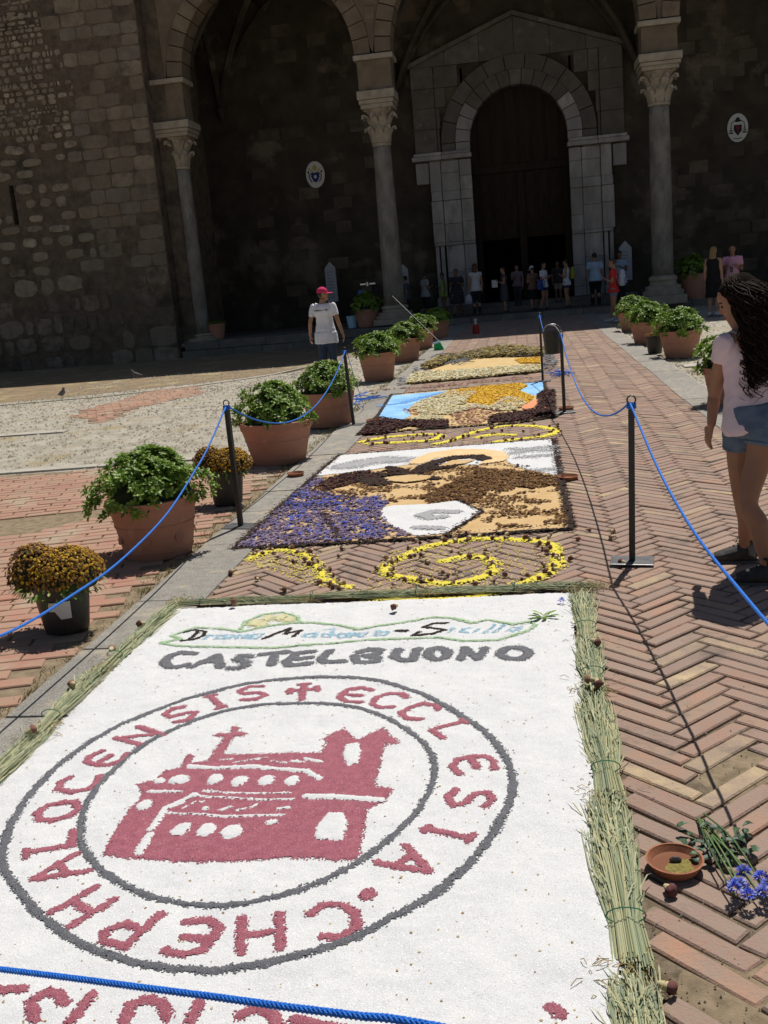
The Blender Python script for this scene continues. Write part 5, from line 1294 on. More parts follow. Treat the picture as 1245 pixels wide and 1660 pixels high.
# resample evenly
L_ = [0]
for a, b in zip(cen[:-1], cen[1:]): L_.append(L_[-1]+(b-a).length)
tot = L_[-1]; N_ = 900; Cx = [np.interp(np.linspace(0, tot, N_), L_, [p[i] for p in cen]) for i in range(3)]
cen2 = [Vector((Cx[0][i], Cx[1][i], Cx[2][i])) for i in range(N_)]
MB().tube(cen2[::6], .0042, 8).obj('core', m_rope, fr)
for fam in (1, -1):
    for k in range(4):
        pts = []
        for i in range(0, N_, 1):
            s_ = tot*i/(N_-1); an = fam*(2*math.pi*s_/.042)+k*math.pi/2; rad = .0043+.0009*math.cos(2*(an*1.0+fam*math.pi/4))
            t = (cen2[min(i+1, N_-1)]-cen2[max(i-1, 0)]).normalized(); a = t.cross(Vector((0, 0, 1))).normalized(); b = a.cross(t)
            pts.append(cen2[i]+a*rad*math.cos(an)+b*rad*math.sin(an))
        MB().tube(pts, .0021, 5).obj('strand', m_rope, fr, smooth=True)
# heaps of thin blue cord
def cord_heap(x, y, r, label, n=26):
    pts = [(x+random.gauss(0, r)*.6, y+random.gauss(0, r)*1.1, abs(random.gauss(0, .03))+.012) for _ in range(n)]
    MB().tube(catmull(pts, 5), .006, 5).obj('cord_heap', m_rope, smooth=True, label=label, category='cord')
q = G(905, 608); cord_heap(q.x, q.y, .22, 'tangle of blue cord at the foot of the farthest right stanchion')
q = G(590, 650); cord_heap(q.x, q.y, .28, 'tangle of blue cord beside the left kerb behind the second left stanchion', 20)
MB().tube(catmull([(-2.2, 12.5, .9), (-2.25, 13.2, .5), (-2.3, 14.0, .05), (-2.5, 14.8, .02), (-2.35, 15.4, .02)], 6), .004, 5).obj('loose_cord', m_rope, smooth=True, label='loose blue cord trailing down from the second left stanchion', category='cord')
# black bucket hanging between the far stanchions
hb = empty('hanging_bucket', (.30, 12.6, .70), label='black bucket hanging from the middle right stanchion', category='bucket')
MB().lathe([(.085, 0), (.09, .01), (.112, .25), (.12, .255), (.12, .275), (.108, .275), (.10, .24), (.078, .02)], 32).obj('bucket_body', m_blackpot, hb)
MB().tube([(.115*math.cos(a), 0, .265+.09*math.sin(a)) for a in [math.pi*i/14 for i in range(15)]], .004, 6).obj('handle', m_plate, hb)
MB().tube(catmull([(.10, -.2, .235), (.04, -.1, .33), (-.05, -.02, .345), (-.10, 0, .29)], 5), .005, 6).obj('hanging_cord', mat('pale_cord', (.5, .5, .45), bump=0), hb)

# broom with green brush, bottle, steles, crests, tripod camera
q0 = G(712, 568); br = empty('push_broom', (q0.x, q0.y, 0), label='long handled green brush leaning over the left row of pots', category='broom')
q1 = PY(636, 480, q0.y+2.0)
mg = mat('green_bristles', (.02, .35, .10), c2=(.04, .45, .16), scale=60, bump=.5, bscale=200)
MB().tube([(0, 0, .22), Vector((q1.x-q0.x, 2.0, q1.z))], .010, 6).obj('handle', m_post, br)
MB().add([(-.12, -.06, 0), (.12, -.06, 0), (.12, .06, 0), (-.12, .06, 0), (-.08, -.035, .17), (.08, -.035, .17), (.08, .035, .17), (-.08, .035, .17)], [(0,3,2,1),(4,5,6,7),(0,1,5,4),(1,2,6,5),(2,3,7,6),(3,0,4,7)]).obj('bristles', mg, br).rotation_euler = (0, R(-12), 0)
MB().box(-.085, .085, -.04, .04, .172, .21).obj('brush_head', m_salt_cyan, br, bevel=.008).rotation_euler = (0, R(-12), 0)
q = G(772, 541); bt = empty('spray_bottle', (q.x, q.y, 0), label='small white and red bottle standing in shade before the steps', category='bottle')
m_red = mat('red_plastic', (.35, .03, .02), bump=0, rough=.4); m_white = mat('white_plastic', (.6, .6, .6), bump=0, rough=.4)
MB().lathe([(.09, 0), (.10, .02), (.10, .2), (.06, .27)], 16).obj('bottle', m_red, bt); MB().lathe([(.035, .27), (.03, .36), (.045, .37), (.045, .42), (.01, .43)], 12).obj('spray_head', m_white, bt)
m_stele = mat('white_board', (.42, .43, .46), c2=(.36, .37, .40), scale=4, bump=0, rough=.6); m_ink = mat('printed_grey', (.14, .14, .16), bump=0)
def stele(px, pyt, pyb, Y, w, label):
    a, b = PY(px, pyt, Y), PY(px, pyb, Y); h = a.z-b.z; o = empty('information_board', (b.x, Y, b.z), label=label, category='sign')
    poly_prism([(-w/2, 0), (w/2, 0), (w/2, h-w*.55), (0, h), (-w/2, h-w*.55)], -.03, .03).obj('panel', m_stele, o)
    t = MB()
    for k in range(9): t.box(-w*.36, w*random.uniform(.1, .36), -.034, -.031, h-w*.7-.1-k*h*.08, h-w*.7-.1-k*h*.08+.02)
    t.obj('print', m_ink, o); MB().box(-w*.3, w*.3, -.02, .02, .15-b.z, -.001).obj('stand', m_blackpot, o)
stele(540, 424, 489, 40.2, .42, 'white pointed information board against the dark wall behind the man in the pink cap')
stele(657, 428, 482, 40.2, .36, 'white pointed information board right of the middle column')
stele(1015, 390, 454, 40.2, .46, 'white pointed information board right of the church door')
def ellipse_disc(rx, rz, y0, y1, n=36, sx=0, sz=0):
    m_ = MB(); vs = [(sx+rx*math.cos(t), y, sz+rz*math.sin(t)) for y in (y0, y1) for t in [2*math.pi*i/n for i in range(n)]]
    return m_.add(vs, [tuple(range(n))[::-1], tuple(range(n, 2*n))]+[(j, (j+1) % n, n+(j+1) % n, n+j) for j in range(n)])
m_crw = mat('crest_white', (.62, .62, .60), bump=.1); m_crb = mat('crest_blue', (.03, .04, .16), bump=0); m_cry = mat('crest_gold', (.50, .38, .10), bump=0); m_crr = mat('crest_dark_red', (.25, .03, .04), bump=0); m_crk = mat('crest_black', (.025, .025, .03), bump=0)
def crest(px, py, label, kind):
    c = PY(px, py, BY-.05); o = empty('oval_crest', c, label=label, category='coat of arms')
    ellipse_disc(.37, .50, 0, .05).obj('plaque', m_crw, o, bevel=.01)
    def sh(pts, m, y): poly_prism(pts, -y, .0-y+.004).obj('emblem', m, o)
    if kind == 0:
        sh([(-.15, .08), (.15, .08), (.17, -.08), (.09, -.24), (0, -.30), (-.09, -.24), (-.17, -.08)], m_crb, .012)
        ellipse_disc(.055, .065, -.018, -.013, 16, 0, -.08).obj('emblem', m_crw, o)
        sh([(-.07, .15), (.07, .15), (.09, .26), (.0, .40), (-.09, .26)], m_cry, .012)
        for s in (-1, 1):
            MB().tube([(s*.05, -.012, .06), (s*.24, -.012, .25)], .02, 5).obj('emblem', m_cry, o); MB().tube([(s*.16, -.012, .05), (s*.25, -.012, -.02), (s*.22, -.012, -.16), (s*.14, -.012, -.28)], .022, 5).obj('emblem', m_crr if s > 0 else m_crb, o)
            ellipse_disc(.035, .05, -.018, -.01, 10, s*.26, .1).obj('emblem', m_crk, o)
    else:
        sh([(-.14, .10), (.14, .10), (.14, -.10), (.0, -.28), (-.14, -.10)], m_crk, .012); sh([(-.07, .05), (.07, .05), (0, -.16)], m_crr, .018)
        ellipse_disc(.13, .04, -.018, -.01, 16, 0, .24).obj('emblem', m_crk, o); ellipse_disc(.07, .07, -.02, -.012, 14, 0, .29).obj('emblem', m_crk, o)
        for s in (-1, 1):
            MB().tube([(s*.1, -.012, .24), (s*.22, -.012, .18), (s*.24, -.012, .02)], .012, 5).obj('emblem', m_crk, o)
            for k in range(3):
                for j in range(k+1): ellipse_disc(.024, .035, -.018, -.01, 8, s*(.24+(j-k/2)*.05), .0-k*.085).obj('emblem', m_crk, o)
        MB().tube([(-.14, -.012, -.36), (0, -.012, -.385), (.14, -.012, -.36)], .014, 5).obj('emblem', m_crk, o)
crest(511, 283, 'white oval crest with blue shield on the dark wall left of the door', 0)
crest(1196, 207, 'white oval crest with dark shield and tassels on the wall far right', 1)
c = PY(600, 505, 37.6); tr = empty('film_camera_tripod', (c.x, 37.6, .17), label='chrome tripod with film camera standing left of the middle column', category='camera tripod')
m_chrome = mat('chrome', (.5, .52, .56), metal=.9, rough=.25, bump=0)
for k in range(3):
    a = k*2.094+.4; MB().tube([(math.cos(a)*.42, math.sin(a)*.42, 0), (math.cos(a)*.05, math.sin(a)*.05, 1.05)], .02, 5).obj('leg', m_chrome, tr)
MB().box(-.17, .17, -.12, .3, 1.12, 1.38).obj('camera_body', m_blackpot, tr, bevel=.02); MB().lathe([(.07, 0), (.08, .14), (.06, .15)], 14).obj('lens', m_chrome, tr).location = (0, 0, 1.39)
MB().box(-.28, .28, -.02, .02, 1.44, 1.49).obj('handle', m_chrome, tr); MB().lathe([(.06, 1.04), (.09, 1.06), (.09, 1.12)], 12).obj('tripod_head', m_chrome, tr)
q = PY(580, 528, 36.2); wb = empty('white_bucket', (PY(571, 520, 36.2).x, 36.2, .165), label='pale blue bucket on the podium beside the terracotta pot', category='bucket')
MB().lathe([(.15, 0), (.2, .38), (.21, .38), (.21, .42), (.19, .42), (.18, .36)], 20).obj('bucket_body', m_salt_cyan, wb)

# pigeons on the gravel
pg = mat('pigeon_grey', (.16, .16, .18), c2=(.08, .08, .09), scale=20, bump=0)
def pigeon(px, py, rz, label):
    q = G(px, py); g_ = ground_z(q.x, q.y); t = (g_-CAM_H)/(-CAM_H); x, y = q.x*t, q.y*t
    o = empty('pigeon', (x, y, ground_z(x, y)), rz, label=label, category='pigeon'); m_ = MB()
    m_.tube([(.17, 0, .09), (.10, 0, .10), (.0, 0, .12), (-.07, 0, .16), (-.09, 0, .21), (-.10, 0, .245), (-.135, 0, .24), (-.16, 0, .235)], [.012, .03, .062, .055, .032, .03, .022, .004], 8)
    skin_remesh('body', m_, pg, .012, o); 
    for s in (-.025, .025): MB().tube([(0, s, .07), (0, s, .01), (-.03, s, .004)], .006, 5).obj('leg', m_orange, o)
pigeon(100, 638, 2.6, 'grey pigeon standing on the gravel left of the other pigeon near the shade line'); pigeon(222, 612, .4, 'grey pigeon standing at the shade line below the tower')
# ------------------------------------------------------------------ people
_mc = {}
def cloth(c, name='cloth'):
    k = tuple(round(v, 3) for v in c)
    if k not in _mc: _mc[k] = mat('cloth', c, c2=tuple(v*.82 for v in c), scale=14, bump=.25, bscale=60, rough=.9)
    return _mc[k]
def skin_m(c=(.36, .19, .12)):
    k = ('s',)+c
    if k not in _mc: _mc[k] = mat('skin', c, c2=tuple(v*.88 for v in c), scale=12, bump=.05, rough=.55)
    return _mc[k]
m_hair_dk = mat('dark_hair', (.018, .011, .008), c2=(.035, .02, .013), scale=60, bump=.6, bscale=200, rough=.4, stretch=(1, 1, .2))
m_hair_br = mat('brown_hair', (.09, .045, .02), c2=(.05, .025, .012), scale=60, bump=.6, bscale=200, rough=.5, stretch=(1, 1, .2))
m_hair_bl = mat('blond_hair', (.30, .19, .09), c2=(.18, .11, .05), scale=60, bump=.6, bscale=200, rough=.5, stretch=(1, 1, .2))
m_eye = mat('eye_dark', (.02, .015, .012), bump=0, rough=.2); m_lip = mat('lip', (.33, .10, .09), bump=0)
m_shoe = mat('shoe_dark', (.03, .028, .027), c2=(.06, .055, .05), scale=30, bump=.3, rough=.7); m_sole = mat('shoe_sole', (.10, .10, .10), bump=0); m_shoe_w = mat('shoe_pale', (.5, .52, .55), bump=0)

def loft(mb, rings, n=12):
    """rings: (centre, radius across, radius deep[, across vector])"""
    vs = []; k = len(rings); C_ = [Vector(r[0]) for r in rings]
    for i, r in enumerate(rings):
        t = (C_[min(i+1, k-1)]-C_[max(i-1, 0)]).normalized()
        a = Vector(r[3]) if len(r) > 3 else Vector((1, 0, 0))
        a = (a-t*a.dot(t))
        if a.length < 1e-3: a = Vector((0, 1, 0))-t*t.y
        a.normalize(); b = t.cross(a)
        for j in range(n):
            an = 2*math.pi*j/n; vs.append(C_[i]+a*math.cos(an)*r[1]+b*math.sin(an)*r[2])
    fs = [(i*n+j, i*n+(j+1) % n, (i+1)*n+(j+1) % n, (i+1)*n+j) for i in range(k-1) for j in range(n)]
    fs += [tuple(range(n))[::-1], tuple((k-1)*n+j for j in range(n))]
    mb.add(vs, fs)
def limb(mb, pts, rad, sub=4):
    P_ = catmull(pts, sub); rr = np.interp(np.linspace(0, len(pts)-1, len(P_)), range(len(pts)), rad)
    loft(mb, [(p, r, r) for p, r in zip(P_, rr)])
def hand(mb, wrist, d, s, side, curl=.5, fine=True, palm_n=None):
    """d: direction of the hand, side: +1/-1 where the thumb leaves"""
    d = d.normalized(); pn = Vector(palm_n if palm_n else (1, 0, 0)); pn = (pn-d*pn.dot(d)).normalized(); a = d.cross(pn).normalized()*side
    L = .105*s
    loft(mb, [(wrist-d*.01*s, .017*s, .022*s, pn), (wrist+d*.02*s, .014*s, .028*s, pn), (wrist+d*.06*s, .014*s, .038*s, pn), (wrist+d*.092*s, .011*s, .037*s, pn)], 10)
    for k, (off, ln) in enumerate(((-.029, .058), (-.010, .070), (.010, .066), (.028, .052))):
        b = wrist+d*.085*s-a*off*s; q = [b]
        dd = d.copy()
        for j in range(3):
            dd = (dd*math.cos(curl*.55)+pn*math.sin(curl*.55)).normalized(); q.append(q[-1]+dd*ln*s/2.4)
        limb(mb, q, [.0095*s, .009*s, .0082*s, .0062*s], 2)
    b = wrist+d*.022*s+a*.024*s; limb(mb, [b, b+(d*.5+a*.7)*.032*s, b+(d*.95+a*.75+pn*.3)*.05*s, b+(d*1.5+a*.65+pn*.5)*.058*s], [.013*s, .0125*s, .011*s, .008*s], 2)
def head_mesh(mb, c, s, yaw=0, pitch=0):
    """c: centre of the skull, s: head height"""
    M_ = Matrix.Translation(c) @ Matrix.Rotation(yaw, 4, 'Z') @ Matrix.Rotation(pitch, 4, 'X')
    rows = [(-.50, .05, .17, .20), (-.46, .10, .14, .22), (-.38, .20, .20, .20), (-.26, .26, .27, .13), (-.12, .305, .34, .07), (.02, .335, .385, .02), (.16, .345, .40, -.01), (.28, .33, .385, -.02), (.38, .28, .32, -.02), (.45, .19, .22, -.02), (.495, .07, .08, -.02)]
    m_ = MB(); loft(m_, [((0, yc*s, z*s), rx*s, ry*s) for z, rx, ry, yc in rows], 18)
    loft(m_, [((0, .36*s, .05*s), .02*s, .03*s), ((0, .40*s, -.03*s), .032*s, .045*s), ((0, .425*s, -.10*s), .046*s, .05*s), ((0, .39*s, -.14*s), .04*s, .03*s)], 8)     # nose
    loft(m_, [((-.09*s, .33*s, -.27*s), .01*s, .03*s, (0, 0, 1)), ((0, .375*s, -.265*s), .035*s, .035*s, (0, 0, 1)), ((.09*s, .33*s, -.27*s), .01*s, .03*s, (0, 0, 1))], 8)
    for sx in (-1, 1): loft(m_, [((sx*.33*s, -.02*s, -.12*s), .02*s, .03*s), ((sx*.36*s, -.03*s, -.02*s), .03*s, .06*s), ((sx*.36*s, -.04*s, .08*s), .03*s, .065*s), ((sx*.34*s, -.02*s, .12*s), .02*s, .03*s)], 8)
    mb.add([M_ @ Vector(v) for v in m_.v], m_.f); return M_
def person(label, x, y, z, H, yaw, top=None, top_c=(.5, .5, .5), sleeve=1, bottom='trousers', bot_c=(.02, .02, .03), hair='short', hair_m=None, skin=(.36, .19, .12), vox=.016,
           arms='down', cap=None, shoe=None, hem=.47, stride=.0, headyaw=0, headpitch=0, women=False, extra=None, group=None, lean=0, wide=1.0, legs=None, armpts=None):
    root = empty('person', (x, y, z), yaw, label=label, category='person')
    sm_ = skin_m(skin); hm = hair_m or m_hair_dk; U = H; b = MB()
    sw = (.098 if women else .112)*U*wide; hw = .052*U*wide
    hips = .515*U
    L = {}
    for sx in (-1, 1):
        if legs: hp, kn, an, toe = [Vector(v) for v in legs[0 if sx < 0 else 1]]
        else:
            st = stride*sx; hp = Vector((sx*hw, 0, hips)); kn = Vector((sx*(hw+.003), .04*st+.012*U, .275*U)); an = Vector((sx*(hw+.004), -.02*U+st*.12*U, .045*U)); toe = an+Vector((sx*.02, .13*U, -.03*U))
        L[sx] = (hp, kn, an, toe)
        mid1 = hp.lerp(kn, .5)+Vector((sx*.006*U, .004*U, 0)); cf = kn.lerp(an, .32)+Vector((0, -.012*U, 0)).xyz
        fw = (toe-an); fw.z = 0; fw.normalize(); cf = kn.lerp(an, .32)-fw*.010*U
        limb(b, [hp+Vector((0, 0, .02*U)), hp.lerp(kn, .22), mid1, kn, cf, kn.lerp(an, .72), an, an-Vector((0, 0, .03*U))], [.058*U*wide, .058*U*wide, .048*U*wide, .034*U, .036*U, .025*U, .021*U, .022*U], 4)
        lat = Vector((fw.y, -fw.x, 0))
        loft(b, [(an-fw*.03*U-Vector((0, 0, .015*U)), .018*U, .02*U, lat), (an+Vector((0, 0, -.018*U)), .022*U, .026*U, lat), (an+fw*.05*U+Vector((0, 0, -.026*U)), .025*U, .018*U, lat), (an+fw*.10*U+Vector((0, 0, -.032*U)), .024*U, .012*U, lat)], 10)
    wst = .058*U*wide if women else .072*U*wide
    ln = lambda zz: lean*max(0, zz-.5)*U
    TR = [(.485, .070*wide, .060), (.52, .098*wide, .068), (.56, .096*wide, .066), (.62, (.074 if women else .083)*wide, .052), (.68, .082*wide, .055), (.74, .094*wide, .062), (.785, .100*wide, .058), (.812, .088, .046), (.832, .05, .036), (.85, .034, .033), (.885, .031, .032)]
    loft(b, [((0, ln(zz)-(.006*U if zz > .7 else 0), zz*U), rx*U, ry*U) for zz, rx, ry in TR], 16)
    hc = Vector((0, ln(.93)+.012*U, .932*U)); hs = .135*U
    Mh = head_mesh(b, hc, hs, headyaw, headpitch)
    AP = {}
    for sx in (-1, 1):
        sh = Vector((sx*sw, ln(.8)-.004*U, .805*U)); pose = arms if isinstance(arms, str) else arms[0 if sx < 0 else 1]
        if armpts and armpts[0 if sx < 0 else 1]: el, wr, hd, pnv = [Vector(v) for v in armpts[0 if sx < 0 else 1]]
        elif pose == 'down': el = sh+Vector((sx*.025*U, -.01*U, -.17*U)); wr = el+Vector((sx*.004*U, .03*U, -.145*U)); hd = Vector((0, .1, -1)); pnv = Vector((-sx, 0, 0))
        elif pose == 'out': el = sh+Vector((sx*.045*U, -.02*U, -.165*U)); wr = el+Vector((sx*.03*U, .04*U, -.14*U)); hd = Vector((sx*.1, .15, -1)); pnv = Vector((-sx, 0, 0))
        else: el = sh+Vector((sx*.02*U, .01*U, -.165*U)); wr = el+Vector((-sx*.055*U, .115*U, .045*U)); hd = Vector((-sx*.5, .7, .35)); pnv = Vector((-sx*.5, -.3, .8))
        limb(b, [sh+Vector((-sx*.03*U, 0, .0)), sh, sh.lerp(el, .45), el, el.lerp(wr, .3), wr], [.030*U, .030*U, .026*U, .0215*U, .022*U, .0145*U], 4)
        hand(b, wr, hd, U/1.72, sx, curl=.5 if pose != 'front' else .7, palm_n=pnv); AP[sx] = (sh, el, wr)
    skin_remesh('body', b, sm_, vox, root, smooth=2)
    # eyes
    for sx in (-1, 1):
        e = MB().lathe([(.0005, -.012), (.008, -.008), (.011, 0), (.008, .008), (.0005, .012)], 10).obj('eye', m_eye, root); e.matrix_local = Mh @ Matrix.Translation((sx*.13*hs, .335*hs, .03*hs)) @ Matrix.Scale(.9, 4)
        MB().tube([Mh @ Vector((sx*.06*hs, .375*hs, .115*hs)), Mh @ Vector((sx*.13*hs, .37*hs, .14*hs)), Mh @ Vector((sx*.2*hs, .325*hs, .11*hs))], .0035*U/1.6, 5).obj('eyebrow', hm, root)
    MB().tube([Mh @ Vector((-.09*hs, .355*hs, -.27*hs)), Mh @ Vector((0, .402*hs, -.268*hs)), Mh @ Vector((.09*hs, .355*hs, -.27*hs))], .0055*U/1.6, 6).obj('lips', m_lip, root)
    # upper clothing
    if top:
        t = MB(); g = .010*U
        zs = [q for q in TR if q[0] >= (.80 if top == 'none' else 0) and q[0] <= .84]
        low = hem
        rings = []
        flare = .012*U
        for zz, rx, ry in [(low, .112*wide, .080), (low+.02, .112*wide, .080)]+([(.53, .106*wide, .076)] if low < .5 else [])+[q for q in TR if low+.04 < q[0] < .835]:
            k_ = g*(1.0+.9*max(0, (.66-zz)*3)) if not women else g
            rings.append(((0, ln(zz)-(.006*U if zz > .7 else 0), zz*U), rx*U*(1 if zz > .66 else (1.04 if not women else 1.0))+k_, ry*U+k_))
        loft(t, rings, 20)
        if sleeve:
            for sx in (-1, 1):
                sh, el, wr = AP[sx]
                e_ = sh.lerp(el, .62 if sleeve == 1 else (.25 if sleeve == .5 else .95))
                limb(t, [sh+Vector((-sx*.05*U, 0, .004*U)), sh+Vector((0, 0, .002)), e_], [.031*U, .0345*U, .034*U])
                if sleeve == 2: limb(t, [e_, el, wr], [.03*U, .028*U, .022*U])
        tm = cloth(top_c); to = skin_remesh('dress' if bottom == 'dress' else 'shirt', t, tm, vox, root, smooth=3)
        fold(to, .004*U)
    bm_ = cloth(bot_c)
    if bottom in ('trousers', 'shorts'):
        t = MB(); loft(t, [((0, 0, .488*U), .078*U*wide, .064*U), ((0, 0, .52*U), .104*U*wide, .074*U), ((0, 0, .56*U), .102*U*wide, .072*U), ((0, 0, .60*U), .086*U*wide, .062*U)], 18)
        for sx in (-1, 1):
            hp, kn, an, toe = L[sx]
            if bottom == 'shorts':
                e_ = hp.lerp(kn, .42 if women else .8); limb(t, [hp+Vector((0, 0, .02*U)), hp.lerp(kn, .2), e_], [.064*U*wide, .066*U*wide, (.061 if women else .05)*U*wide])
            else: limb(t, [hp+Vector((0, 0, .02*U)), hp.lerp(kn, .25), hp.lerp(kn, .6), kn, kn.lerp(an, .5), an-Vector((0, 0, .012*U))], [.064*U*wide, .066*U*wide, .054*U*wide, .043*U, .038*U, .034*U])
        to = skin_remesh(bottom, t, bm_, vox, root, smooth=2); fold(to, .003*U)
    elif bottom in ('skirt', 'dress'):
        t = MB(); loft(t, [((0, 0, .27*U), .125*U*wide, .10*U), ((0, 0, .40*U), .118*U*wide, .09*U), ((0, 0, .52*U), .110*U*wide, .078*U), ((0, 0, .58*U), .097*U*wide, .066*U), ((0, 0, .63*U), .085*U*wide, .06*U)], 20)
        to = skin_remesh('skirt', t, bm_ if bottom == 'skirt' else cloth(top_c), vox, root, smooth=2); fold(to, .006*U)
    # shoes
    bk = 1.28 if bottom == 'none' else 1.0
    for sx in (-1, 1):
        hp, kn, an, toe = L[sx]; fw = toe-an; fw.z = 0; fw.normalize(); lat = Vector((fw.y, -fw.x, 0)); t = MB(); z0 = an.z-.045*U
        B_ = lambda f, h: Vector((an.x, an.y, z0))+fw*f*U+Vector((0, 0, h*U*bk))
        loft(t, [(B_(-.042, .022), .014*U*bk, .020*U*bk, lat), (B_(-.03, .027), .023*U*bk, .027*U*bk, lat), (B_(.0, .029), .0255*U*bk, .029*U*bk, lat), (B_(.045, .022), .028*U*bk, .022*U*bk, lat), (B_(.085, .017), .029*U*bk, .016*U*bk, lat), (B_(.108, .014), .022*U*bk, .012*U*bk, lat)], 12)
        limb(t, [B_(-.006, .03), B_(-.008, .062)], [.028*U, .028*U], 1)
        skin_remesh('shoe', t, shoe or m_shoe, min(vox, .01), root, smooth=1)
        s_ = MB(); prof = [(-.046, .012), (-.035, .024), (0, .027), (.045, .030), (.085, .030), (.108, .022), (.118, .008)]
        pts = [B_(f, -.002) + lat*w*U for f, w in prof]+[B_(f, -.002)-lat*w*U for f, w in prof[::-1]]; n = len(pts)
        s_.add([p for p in pts]+[p+Vector((0, 0, .012*U)) for p in pts], [tuple(range(n)), tuple(range(2*n-1, n-1, -1))]+[(j, (j+1) % n, n+(j+1) % n, n+j) for j in range(n)]); s_.obj('sole', m_sole, root)
    # hair
    if hair != 'none':
        t = MB(); cap_rows = [(.02, .345, .30, -.13), (.16, .365, .385, -.05), (.28, .352, .395, -.035), (.38, .305, .345, -.03), (.46, .21, .25, -.03), (.525, .08, .09, -.03)]
        if hair != 'short': cap_rows = [(-.15, .33, .25, -.2)]+cap_rows
        else: cap_rows = [(-.22, .27, .16, -.2), (-.08, .325, .23, -.18)]+cap_rows
        m_ = MB(); loft(m_, [((0, yc*hs, zz*hs), rx*hs, ry*hs) for zz, rx, ry, yc in cap_rows], 16)
        if hair == 'long': loft(m_, [((0, -.2*hs, .2*hs), .33*hs, .24*hs), ((0, -.28*hs, -.2*hs), .38*hs, .22*hs), ((0, -.34*hs, -.7*hs), .40*hs, .18*hs), ((0, -.36*hs, -1.25*hs), .34*hs, .14*hs), ((0, -.34*hs, -1.6*hs), .18*hs, .08*hs)], 12)
        if hair == 'bun': loft(m_, [((0, -.35*hs, .1*hs), .1*hs, .1*hs), ((0, -.48*hs, .12*hs), .16*hs, .16*hs), ((0, -.6*hs, .1*hs), .08*hs, .08*hs)], 10)
        t.add([Mh @ Vector(v) for v in m_.v], m_.f); skin_remesh('hair', t, hm, min(vox, .012), root, smooth=1)
    if cap:
        cm = cloth(cap); m_ = MB(); loft(m_, [((0, -.01*hs, zz*hs), rx*hs, ry*hs) for zz, rx, ry in ((.10, .385, .435), (.2, .385, .43), (.34, .35, .40), (.46, .26, .30), (.54, .12, .14), (.56, .02, .02))], 24)
        m_.v = [tuple(Mh @ Vector(v)) for v in m_.v]; co = m_.obj('cap', cm, root, smooth=True)
        v_ = MB(); n = 10; vs = []
        for j in range(n+1):
            a = R(25)+R(130)*j/n; ca_, sa_ = math.cos(a), math.sin(a); vs.append(Mh @ Vector((.37*hs*ca_, .42*hs*sa_, .12*hs))); vs.append(Mh @ Vector((.40*hs*ca_, (.42+.46*math.sin(math.pi*j/n)**.5)*hs*sa_, .07*hs-.05*hs*abs(ca_))))
        v_.add(vs, [(2*j, 2*j+1, 2*j+3, 2*j+2) for j in range(n)]); vo = v_.obj('visor', cm, co); so_ = vo.modifiers.new('s', 'SOLIDIFY'); so_.thickness = .004
    return root, Mh, AP, L, hs
def fold(o, amp):
    me = o.data; n = len(me.vertices); co = np.empty(n*3, np.float32); no = np.empty(n*3, np.float32)
    me.vertices.foreach_get('co', co); me.vertices.foreach_get('normal', no); co = co.reshape(-1, 3); no = no.reshape(-1, 3)
    d = vn(co[:, 0]*2.2+co[:, 1]*1.1, co[:, 2]+co[:, 0]*.4, 9)+.6*vn(co[:, 0]*3+7, co[:, 2]*1.6+co[:, 1], 17)
    co += no*(d*amp*1.6)[:, None]; me.vertices.foreach_set('co', co.ravel()); me.update()

# --- the girl in the foreground
GY, GX = 5.62, 1.17
gp = lambda px, py, dY: None
gyaw = R(38)                                       # local +Y turned towards the left and away
def gl_(v):                                        # world to local
    v = Vector(v)-Vector((GX, GY, 0)); c, s = math.cos(-gyaw), math.sin(-gyaw); return Vector((c*v.x-s*v.y, s*v.x+c*v.y, v.z))
HG = 1.585
far_an = Vector((1.175, 5.84, .07)); near_an = Vector((1.215, 5.42, .07))
hipL = Vector((1.115, 5.665, .83)); hipR = Vector((1.235, 5.58, .83))
kneeL = PY(1206, 815, 5.74); kneeR = PY(1212, 815, 5.50)
toeL = far_an+Vector((-.16, .03, -.05)); toeR = near_an+Vector((-.17, .03, -.05))
shw = PY(1168, 562, 5.72); elw = PY(1158, 640, 5.74); wrw = PY(1153, 690, 5.70)
girl = person('girl in pale pink top and denim shorts with long dark curly hair', GX, GY, 0, HG, gyaw, top=None, women=True, bottom='none', skin=(.31, .16, .10), vox=.0058, wide=.9,
    hair='none', headyaw=R(46), headpitch=R(-22), legs=([gl_(hipL), gl_(kneeL), gl_(far_an), gl_(toeL)], [gl_(hipR), gl_(kneeR), gl_(near_an), gl_(toeR)]),
    armpts=([gl_(elw), gl_(wrw), gl_(wrw+Vector((-.02, .03, -.1)))-gl_(wrw), gl_(wrw+Vector((1, .3, 0)))-gl_(wrw)], None), lean=.13)
groot, gM, gAP, gLg, ghs = girl
U = HG; m_pink = mat('pale_pink_jersey', (.70, .56, .60), c2=(.64, .50, .56), scale=9, bump=.25, bscale=40, rough=.9)
m_denim = mat('denim', (.085, .12, .19), c2=(.16, .21, .28), scale=9, bump=.5, bscale=260, rough=.95, c3=(.20, .25, .31), scale3=5, thr3=.62)
t = MB(); ln = lambda zz: .13*max(0, zz-.5)*U
loft(t, [((0, ln(zz)-(.004*U if zz > .7 else 0), zz*U), rx*U, ry*U) for zz, rx, ry in ((.535, .104, .084), (.55, .109, .088), (.58, .101, .079), (.63, .086, .064), (.70, .086, .062), (.76, .094, .064), (.795, .093, .056), (.818, .074, .044), (.832, .048, .038))], 24)
t.v = [(x_, y_, z_+(x_/(.1*U)*.034*U-.006*U+y_*.08)*max(0, 1-(z_-.535*U)/(.09*U)) if z_ < .625*U else z_) for x_, y_, z_ in t.v]
